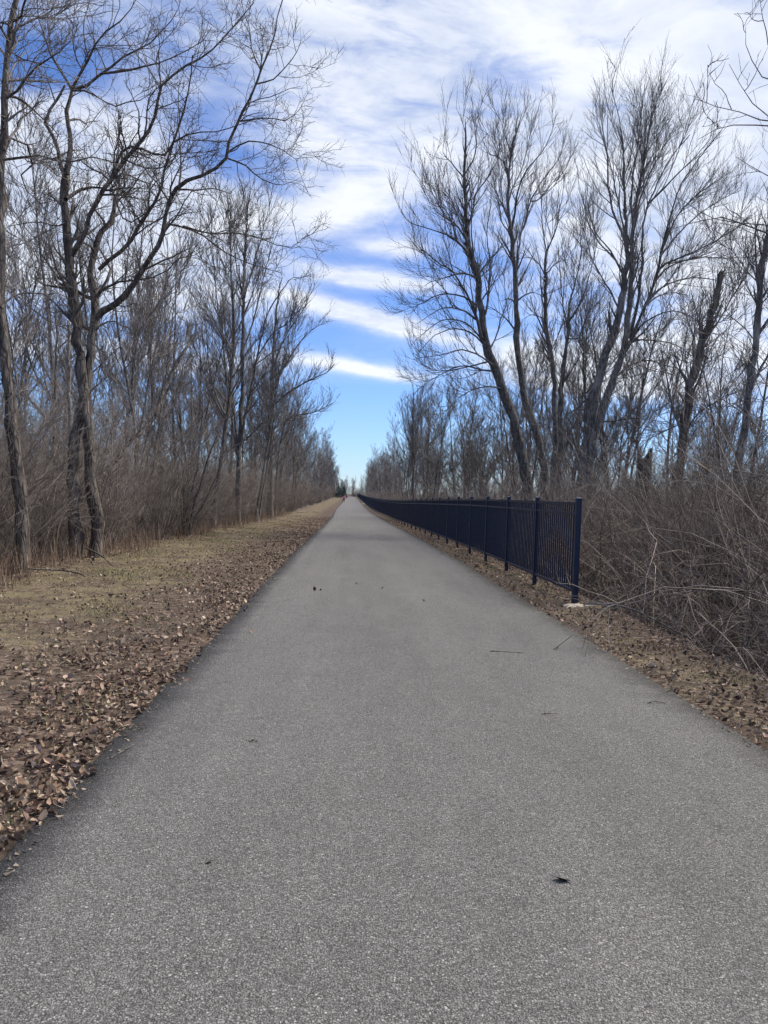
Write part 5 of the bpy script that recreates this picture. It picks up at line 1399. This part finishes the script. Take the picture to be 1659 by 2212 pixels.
# ------------------------------------------------------------------ evergreens by the far end of the path
def conifer(x, y, Hh, seed, label):
    r_ = np.random.default_rng(seed)
    root = empty('evergreen_tree', (x, y, g1(x, y)))
    tag(root, label, 'tree', 'evergreens at the far end')
    MB().tubes(np.array([[(0, 0, -.1), (0.02, 0, Hh * .4), (0, .02, Hh * .97)]]), np.array([[.12, .08, .015]]), 7).build('trunk', M['bark_dark'], root)
    n = 260
    t = r_.random(n) ** .8
    a = r_.uniform(0, 2 * math.pi, n)
    L = (1 - t) * Hh * .26 + .15
    z0 = Hh * (.06 + .9 * t)
    P = np.zeros((n, 5, 3))
    for k in range(5):
        f = k / 4
        P[:, k] = np.stack([np.cos(a) * L * f, np.sin(a) * L * f, z0 - L * .35 * f + L * .16 * f * f], 1)
    Rr = np.tile(np.linspace(.02, .006, 5), (n, 1))
    mb = MB().tubes(P, Rr, 3)
    C = spawn(P, Rr, r_, 16 / Hh * 1.2, .1, (.12, .45), (35, 75), -.05, .1, 3, 2.0, .030, .045, .3)
    mb.tubes(*C, 3)
    mb.build('crown', M['needle'], root)
conifer(-2.9, 252, 6.4, 1, 'dark green evergreen standing by the far path, tallest of its clump')
conifer(-4.0, 246, 4.9, 2, 'dark green evergreen tucked beside the bare trunks far down the path')
conifer(-2.2, 262, 4.3, 3, 'small dark green evergreen nearest the far asphalt')
# pale barkless snag beyond the fence
sn = empty('dead_trunk', (6.6, 232, g1(6.6, 232)))
tag(sn, 'pale barkless forked snag behind the far end of the fence', 'dead trunk')
MB().tubes(resample([(0, 0, -.2), (-.25, 0, 2.2), (.1, 0, 4.2), (.25, 0, 6.4), (.35, 0, 8.0)], 12)[None], np.linspace(.26, .10, 12)[None], 8).build('trunk', M['bark_pale'], sn)
MB().tubes(resample([(.2, 0, 6.2), (-.25, 0, 7.4), (-.7, 0, 8.5)], 7)[None], np.linspace(.11, .03, 7)[None], 6).build('limb', M['bark_pale'], sn)

# ------------------------------------------------------------------ the two people far down the path
def person(loc, rz, J, segs, mats, label, hair):
    """J joint -> (pos, radius); segs (a, b, material); one skinned body"""
    names = list(J)
    me = bpy.data.meshes.new('body_skeleton')
    me.from_pydata([J[k][0] for k in names], [(names.index(a), names.index(b)) for a, b, _ in segs], [])
    o = bpy.data.objects.new('body_skeleton', me)
    COL.objects.link(o)
    sk = o.modifiers.new('skin', 'SKIN')
    sk.use_smooth_shade = True
    for k, nme in enumerate(names):
        d = me.skin_vertices[0].data[k]
        r0 = J[nme][1]
        d.radius = r0 if isinstance(r0, tuple) else (r0, r0)
        d.use_root = nme == 'pelvis'
    o.modifiers.new('sub', 'SUBSURF').levels = 2
    o.modifiers['sub'].render_levels = 2
    dg = bpy.context.evaluated_depsgraph_get()
    dg.update()
    bm_ = bpy.data.meshes.new_from_object(o.evaluated_get(dg))
    bpy.data.objects.remove(o, do_unlink=True)
    bm_.name = 'body'
    bm_.materials.clear()
    for m in mats: bm_.materials.append(M[m])
    A = np.array([J[a][0] for a, b, _ in segs]); Bq = np.array([J[b][0] for a, b, _ in segs])
    mi = np.array([mats.index(m) for *_, m in segs])
    C = np.array([p.center[:] for p in bm_.polygons])
    d = Bq - A
    t = np.clip(((C[:, None] - A[None]) * d[None]).sum(-1) / (d * d).sum(-1)[None], 0, 1)
    dist = np.linalg.norm(C[:, None] - (A[None] + t[..., None] * d[None]), axis=-1)
    bm_.polygons.foreach_set('material_index', mi[dist.argmin(1)].astype(np.int32))
    bm_.polygons.foreach_set('use_smooth', np.ones(len(bm_.polygons), bool))
    root = empty('person', loc, rz)
    tag(root, label, 'person')
    link('body', bm_, root)
    hx, hr = np.array(J['head'][0]), .125
    v = []
    for i in range(7):
        th = math.pi * i / 6 * .62
        for k in range(12):
            ph = k * math.pi / 6
            v.append(hx + np.array([hr * math.sin(th) * math.cos(ph), hr * math.sin(th) * math.sin(ph) + .015, hr * 1.1 * math.cos(th) + .02]))
    q_ = [(i * 12 + k, i * 12 + (k + 1) % 12, i * 12 + 12 + (k + 1) % 12, i * 12 + 12 + k) for i in range(6) for k in range(12)]
    MB().put(v, q_).build('hair', M[hair], root)
    return root
J = {'pelvis': ((0, 0, .88), .13), 'waist': ((.02, 0, 1.02), .125), 'chest': ((.06, 0, 1.24), (.165, .125)), 'neck': ((.10, 0, 1.40), .06), 'chin': ((.12, -.01, 1.46), .07), 'head': ((.125, -.01, 1.56), .105), 'crown_': ((.13, 0, 1.63), .07),
     'hl': ((-.09, 0, .82), .10), 'kl': ((-.22, .10, .46), .062), 'al': ((-.42, .32, .14), .042), 'tl': ((-.46, .20, .05), .045),
     'hr': ((.09, 0, .82), .10), 'kr': ((.15, -.12, .45), .062), 'ar': ((.13, -.02, .08), .042), 'tr': ((.14, -.17, .04), .045),
     'sl': ((-.14, 0, 1.34), .075), 'el': ((-.26, .12, 1.12), .048), 'wl': ((-.20, -.12, 1.02), .036), 'fl': ((-.17, -.19, 1.04), .038),
     'sr': ((.24, 0, 1.34), .075), 'er': ((.33, -.08, 1.10), .048), 'wr': ((.24, -.26, 1.14), .036), 'fr': ((.21, -.33, 1.17), .038)}
segs = [('pelvis', 'waist', 'pink'), ('waist', 'chest', 'pink'), ('chest', 'neck', 'pink'), ('neck', 'chin', 'skin'), ('chin', 'head', 'skin'), ('head', 'crown_', 'skin'),
        ('pelvis', 'hl', 'black'), ('hl', 'kl', 'skin'), ('kl', 'al', 'skin'), ('al', 'tl', 'white'), ('pelvis', 'hr', 'black'), ('hr', 'kr', 'skin'), ('kr', 'ar', 'skin'), ('ar', 'tr', 'white'),
        ('chest', 'sl', 'pink'), ('sl', 'el', 'pink'), ('el', 'wl', 'skin'), ('wl', 'fl', 'skin'), ('chest', 'sr', 'pink'), ('sr', 'er', 'pink'), ('er', 'wr', 'skin'), ('wr', 'fr', 'skin')]
# thighs: upper half covered by the shorts
for s_ in ('l', 'r'):
    a, b = np.array(J['h' + s_][0]), np.array(J['k' + s_][0])
    J['m' + s_] = (tuple(a + (b - a) * .5), .088)
    segs.remove(('h' + s_, 'k' + s_, 'skin'))
    segs += [('h' + s_, 'm' + s_, 'black'), ('m' + s_, 'k' + s_, 'skin')]
person((-1.22, 148, pz(-1.22, 148) + .0), 0, J, segs, ['skin', 'pink', 'black', 'white'], 'jogger in a pink top, black shorts and white shoes striding along the far path', 'hair')
J2 = {k: ((v[0][0] * .8, v[0][1] * .7, v[0][2]), v[1]) for k, v in J.items()}
m2 = {'pink': 'black', 'black': 'black', 'skin': 'skin', 'white': 'white'}
segs2 = [(a, b, ('black' if (a[0] in 'hkm' and b[0] in 'kam') else m2[m])) for a, b, m in segs]
segs2 = [(a, b, 'white' if (a, b) in (('er', 'wr'), ('sr', 'er')) else m) for a, b, m in segs2]
person((-1.10, 236, pz(-1.10, 236)), .3, J2, segs2, ['skin', 'black', 'white'], 'walker dressed in black with a white sleeve, beyond the pink jogger', 'hair')
print('TRIS', sum(TRIS.values()), TRIS)
